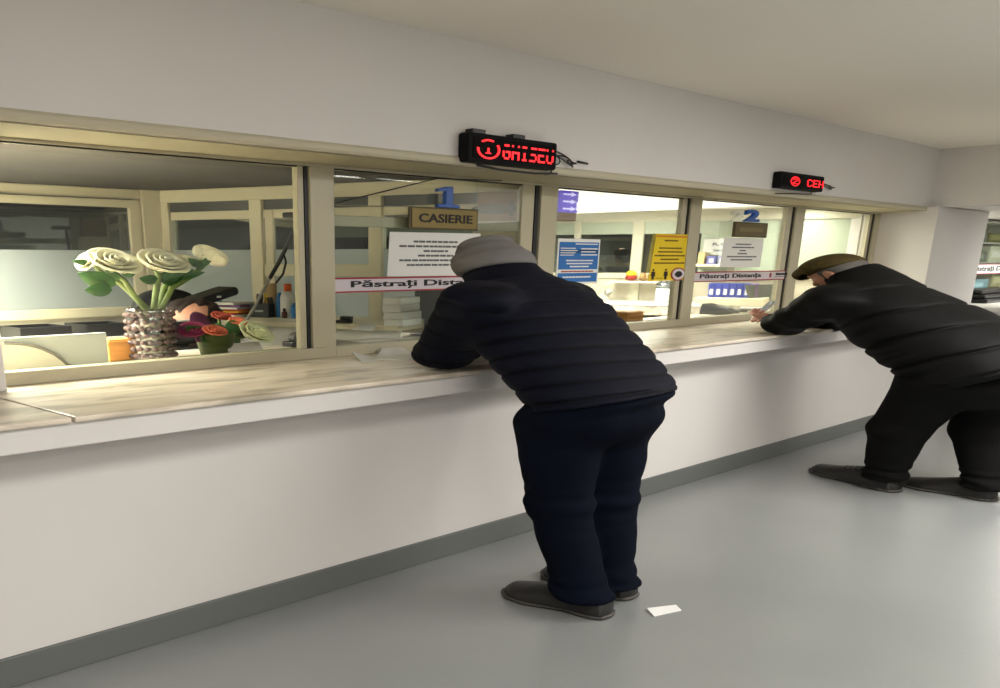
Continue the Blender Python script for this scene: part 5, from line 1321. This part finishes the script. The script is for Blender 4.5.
# shelf unit, white board with letters, tan box
wbq = [(702, 239), (726, 256)]
a_, b_ = onQ(700, 247, .3), onQ(727, 247, .3); zt_, zb_ = onQ(712, 238.5, .3).z, onQ(712, 255, .3).z
o = empty('wall_board', (a_.x, a_.y, zb_), 'white board with a few letters on the far side of the second booth', 'board')
m = MB(); qslab(m, sQ(a_), sQ(b_), .02, .05, zb_, zt_); m.build('board_panel', M_paper, o, bevel=.003)
p = A2+d2*sQ(a_)+n2_*.05
for i, (tx, q0, q1, zz0, zz1) in enumerate((('R.C.', .35, .95, .58, .78), ('Sect.', .4, .8, .22, .4))):
    text_obj('lettering', tx, q0*(sQ(b_)-sQ(a_)), q1*(sQ(b_)-sQ(a_)), 0, zb_+zz0*(zt_-zb_), zb_+zz1*(zt_-zb_), M_inkgrey, o, .003, .02, (p, d2, n2_))
for i, (u0, u1, v0, v1, rgb, nm, lb) in enumerate(((706, 717, 256, 264, (104, 106, 176), 'box_file', 'violet box file under the white board'), (717.5, 726, 256, 264, (88, 92, 170), 'box_file', 'blue box file under the white board, nearer the notice'), (697, 705.5, 252, 264, (196, 178, 132), 'paper_bag', 'tan paper bag at the left of the violet box file'))):
    a_, b_ = onQ(u0, 260, .5), onQ(u1, 260, .5); z0, z1 = onQ(u0, v1, .5).z, onQ(u0, v0, .5).z
    o = empty(nm, (a_.x, a_.y, z0), lb, 'box' if nm == 'box_file' else 'bag', 'box files under the white board' if nm == 'box_file' else None)
    m = MB(); qslab(m, sQ(a_)+.01, sQ(b_)-.01, .1, .5, z0, z1); m.build('file_body' if nm == 'box_file' else 'bag_body', mat('file_%d' % rgb[0], rgb, .6), o, bevel=.004)
    if nm == 'box_file':
        m = MB(); w_ = sQ(b_)-sQ(a_); qslab(m, sQ(a_)+.3*w_, sQ(b_)-.3*w_, .5, .504, z0+.2*(z1-z0), z0+.7*(z1-z0)); m.build('file_label', M_paper, o)
z0 = onQ(700, 264, .5).z
o = empty('wall_shelf', (onQ(700, 264, .3).x, onQ(700, 264, .3).y, z0-.02), 'cream wall shelf under the box files of the second booth', 'shelf')
m = MB(); qslab(m, sQ(onQ(692, 264, .3)), sQ(onQ(735, 264, .3)), .03, .56, z0-.025, z0); m.build('shelf_board', M_cream, o, bevel=.003)

# ================================================================== beyond the pillar
struct(MB().box(px2+.02, 18.8, YG+.5, YG+.6, 0, 2.0).build('wall_kiosk', mat('kiosk_wall', (206, 206, 184), .7)))
ct = empty('kiosk_counter', (14, 3.2, 0), 'white counter of the next window beyond the pillar', 'counter')
MB().box(px2+.03, 17, 2.95, YG+.45, .96, 1.0).build('counter_top', M_white, ct, bevel=.004)
MB().box(px2+.03, 17, 3.2, 3.3, 0, .96).build('counter_front', M_wall, ct)
kx0 = onY(981, 250, 4.2).x
rk = empty('display_rack', (kx0+1, 4.3, 1.0), 'white display rack with goods beyond the pillar', 'rack')
zsh = [onY(985, v, 4.15).z for v in (289, 262, 243, 223)]
MB().box(px2+.1, 17, 4.30, 4.34, 1.0, 1.96).build('back_panel', mat('rack_white', (226, 226, 206), .6), rk)
for z_ in zsh: MB().box(px2+.1, 17, 3.95, 4.30, z_-.015, z_).build('shelf_board', M_white, rk)
MB().box(px2+.1, px2+.14, 3.95, 4.30, 1.0, 1.96).build('upright', M_white, rk)
goods = [(967, 988, 289, 278, (150, 190, 206), 'blue', 'pale blue pack on the lowest shelf of the display rack', 0), (990, 1010, 289, 270, (196, 186, 140), 'tan', 'tan pack on the lowest shelf of the display rack', 0),
         (976, 986, 262, 252, (110, 116, 104), 'grey', 'grey pack on the second shelf of the display rack', 1), (988, 1010, 262, 247, (222, 226, 200), 'cream', 'tall cream pack on the second shelf of the display rack', 1),
         (988, 1010, 243, 234, (130, 126, 50), 'olive', 'olive box on the third shelf of the display rack', 2), (977, 987, 243, 230, (130, 134, 120), 'stone', 'stone grey pack on the third shelf of the display rack', 2),
         (990, 1008, 223, 213, (70, 44, 50), 'plum', 'dark plum pack on the top shelf of the display rack', 3), (980, 989, 223, 212, (96, 104, 92), 'moss', 'moss grey pack on the top shelf of the display rack', 3)]
for u0, u1, v0, v1, rgb, nm, lb, si in goods:
    a_, b_ = onY(u0, v0, 4.0), onY(u1, v0, 4.0); z0 = zsh[si]; hh = min(hpx(a_, v0-v1), 1.985-z0)
    o = empty('retail_pack', ((a_.x+b_.x)/2, 4.05, z0), lb, 'pack', 'packs on the display rack')
    MB().box(a_.x+.02, b_.x-.02, 4.0, 4.18, z0, z0+hh).build('carton', mat('pack_'+nm, rgb, .5), o, bevel=.01)
    MB().box(a_.x+.1*(b_.x-a_.x), b_.x-.3*(b_.x-a_.x), 3.997, 4.0, z0+hh*.3, z0+hh*.7).build('front_label', mat('label_'+nm, tuple(min(255, c_+50) for c_ in rgb), .6), o)
x0, x1 = onY(968, 268, YF).x, onY(1012, 268, YF).x; z0, z1 = onY(985, 274, YF).z, onY(985, 264, YF).z
o = empty('distance_sticker', (x0, YF, z0), 'white strip with red edges in front of the display rack', 'sticker', 'keep distance strips across the windows')
MB().box(x0, x1+1, YF, YF+.005, z0, z1).build('sticker_band', M_paper, o); text_obj('lettering', 'Păstrați Distanța', x0+.15, x1+.3, YF, z0+.02, z1-.02, M_ink, o, .003, .02)
MB().box(x0, x1+1, YF-.003, YF, z1-.008, z1).box(x0, x1+1, YF-.003, YF, z0, z0+.008).build('border', M_red, o)
MB().box(px2+.03, 17, YF+.005, YF+.011, 1.0, 1.98).build('window_6', M_pane)['kind'] = 'structure'
# folded black bag on the kiosk counter
bb = empty('black_bag', onZ(985, 303, 1.0), 'folded black bag lying on the counter beyond the pillar', 'bag')
a_ = onZ(964, 303, 1.0); b_ = onZ(1012, 306, 1.0)
for i, (q, h0, h1) in enumerate(((0, 0, .05), (.04, .05, .10), (.1, .10, .15))):
    MB().box(a_.x+q, a_.x+2.4, a_.y-.25+q, a_.y+.2, 1.0+h0, 1.0+h1).build('bag_fold', mat('black_leatherette', (16, 16, 17), .35), bb, bevel=.02, seg=3)
# ================================================================== light
def area(name, loc, sx, sy, power, rgb=(255, 251, 245), rot=(0, 0, 0), spread=180):
    l = bpy.data.lights.new(name, 'AREA'); l.shape = 'RECTANGLE'; l.size = sx; l.size_y = sy; l.energy = power; l.color = lin(rgb)[:3]; l.spread = math.radians(spread)
    o = bpy.data.objects.new(name, l); COL.objects.link(o); o.location = loc; o.rotation_euler = rot; return o
area('hall_lamp_or_fill', (6.2, .3, 2.5), 2.4, .9, 128)
area('hall_lamp_or_fill', (1.1, .3, 2.5), 2.4, .9, 64)
area('hall_lamp_or_fill', (-.3, -2.3, 2.5), 2.4, .9, 70)  # added fill for the upper wall
area('hall_lamp_or_fill', (5.0, -.6, 2.5), 1.6, .6, 42)
area('hall_lamp_or_fill', (8.8, -1.4, 2.5), 2.2, .9, 85)  # added fill that lifts the skirting at the right
area('hall_lamp_or_fill', (14.5, 2.2, 1.98), 2.0, .8, 135)
area('booth_lamp_or_fill', (1.2, 5.0, 2.0), 1.6, .8, 265, (255, 246, 226), spread=140)
area('booth_lamp_or_fill', (1.6, 6.2, 2.0), 2.4, .8, 95, (255, 246, 226), spread=150)  # fill added deeper in the booth to brighten the frosted panes
area('booth_lamp_or_fill', (8.2, 5.6, 1.985), 1.6, .9, 140, (255, 249, 236))
area('booth_lamp_or_fill', (10.0, 4.4, 2.0), .6, .3, 20, (255, 249, 236))
area('corridor_fill', (2.0, 9.0, 2.0), 2.0, .5, 70)  # unseen fill added to lighten the corridor behind the partition panes
area('corridor_fill', (15.0, 9.6, 2.0), 2.0, .5, 100)  # second unseen fill, lightens the wall behind the grey glass
for x_ in (-.6, 2.5):  # unseen point fills added to brighten the hall ceiling
    l_ = bpy.data.lights.new('hall_fill', 'POINT'); l_.energy = 32; l_.shadow_soft_size = .35; l_.color = lin((255, 251, 245))[:3]
    o_ = bpy.data.objects.new('hall_fill', l_); COL.objects.link(o_); o_.location = (x_, -2.6, 2.0)
w = bpy.data.worlds.new('world'); sc.world = w; w.use_nodes = True
w.node_tree.nodes['Background'].inputs[0].default_value = lin((190, 186, 176)); w.node_tree.nodes['Background'].inputs[1].default_value = .25
sc.view_settings.view_transform = 'Standard'; sc.view_settings.look = 'None'; sc.view_settings.gamma = 1; sc.view_settings.exposure = 0.25
sc.view_settings.use_curve_mapping = False
sc.cycles.use_denoising = True
sc.cycles.max_bounces = 10; sc.cycles.transparent_max_bounces = 16
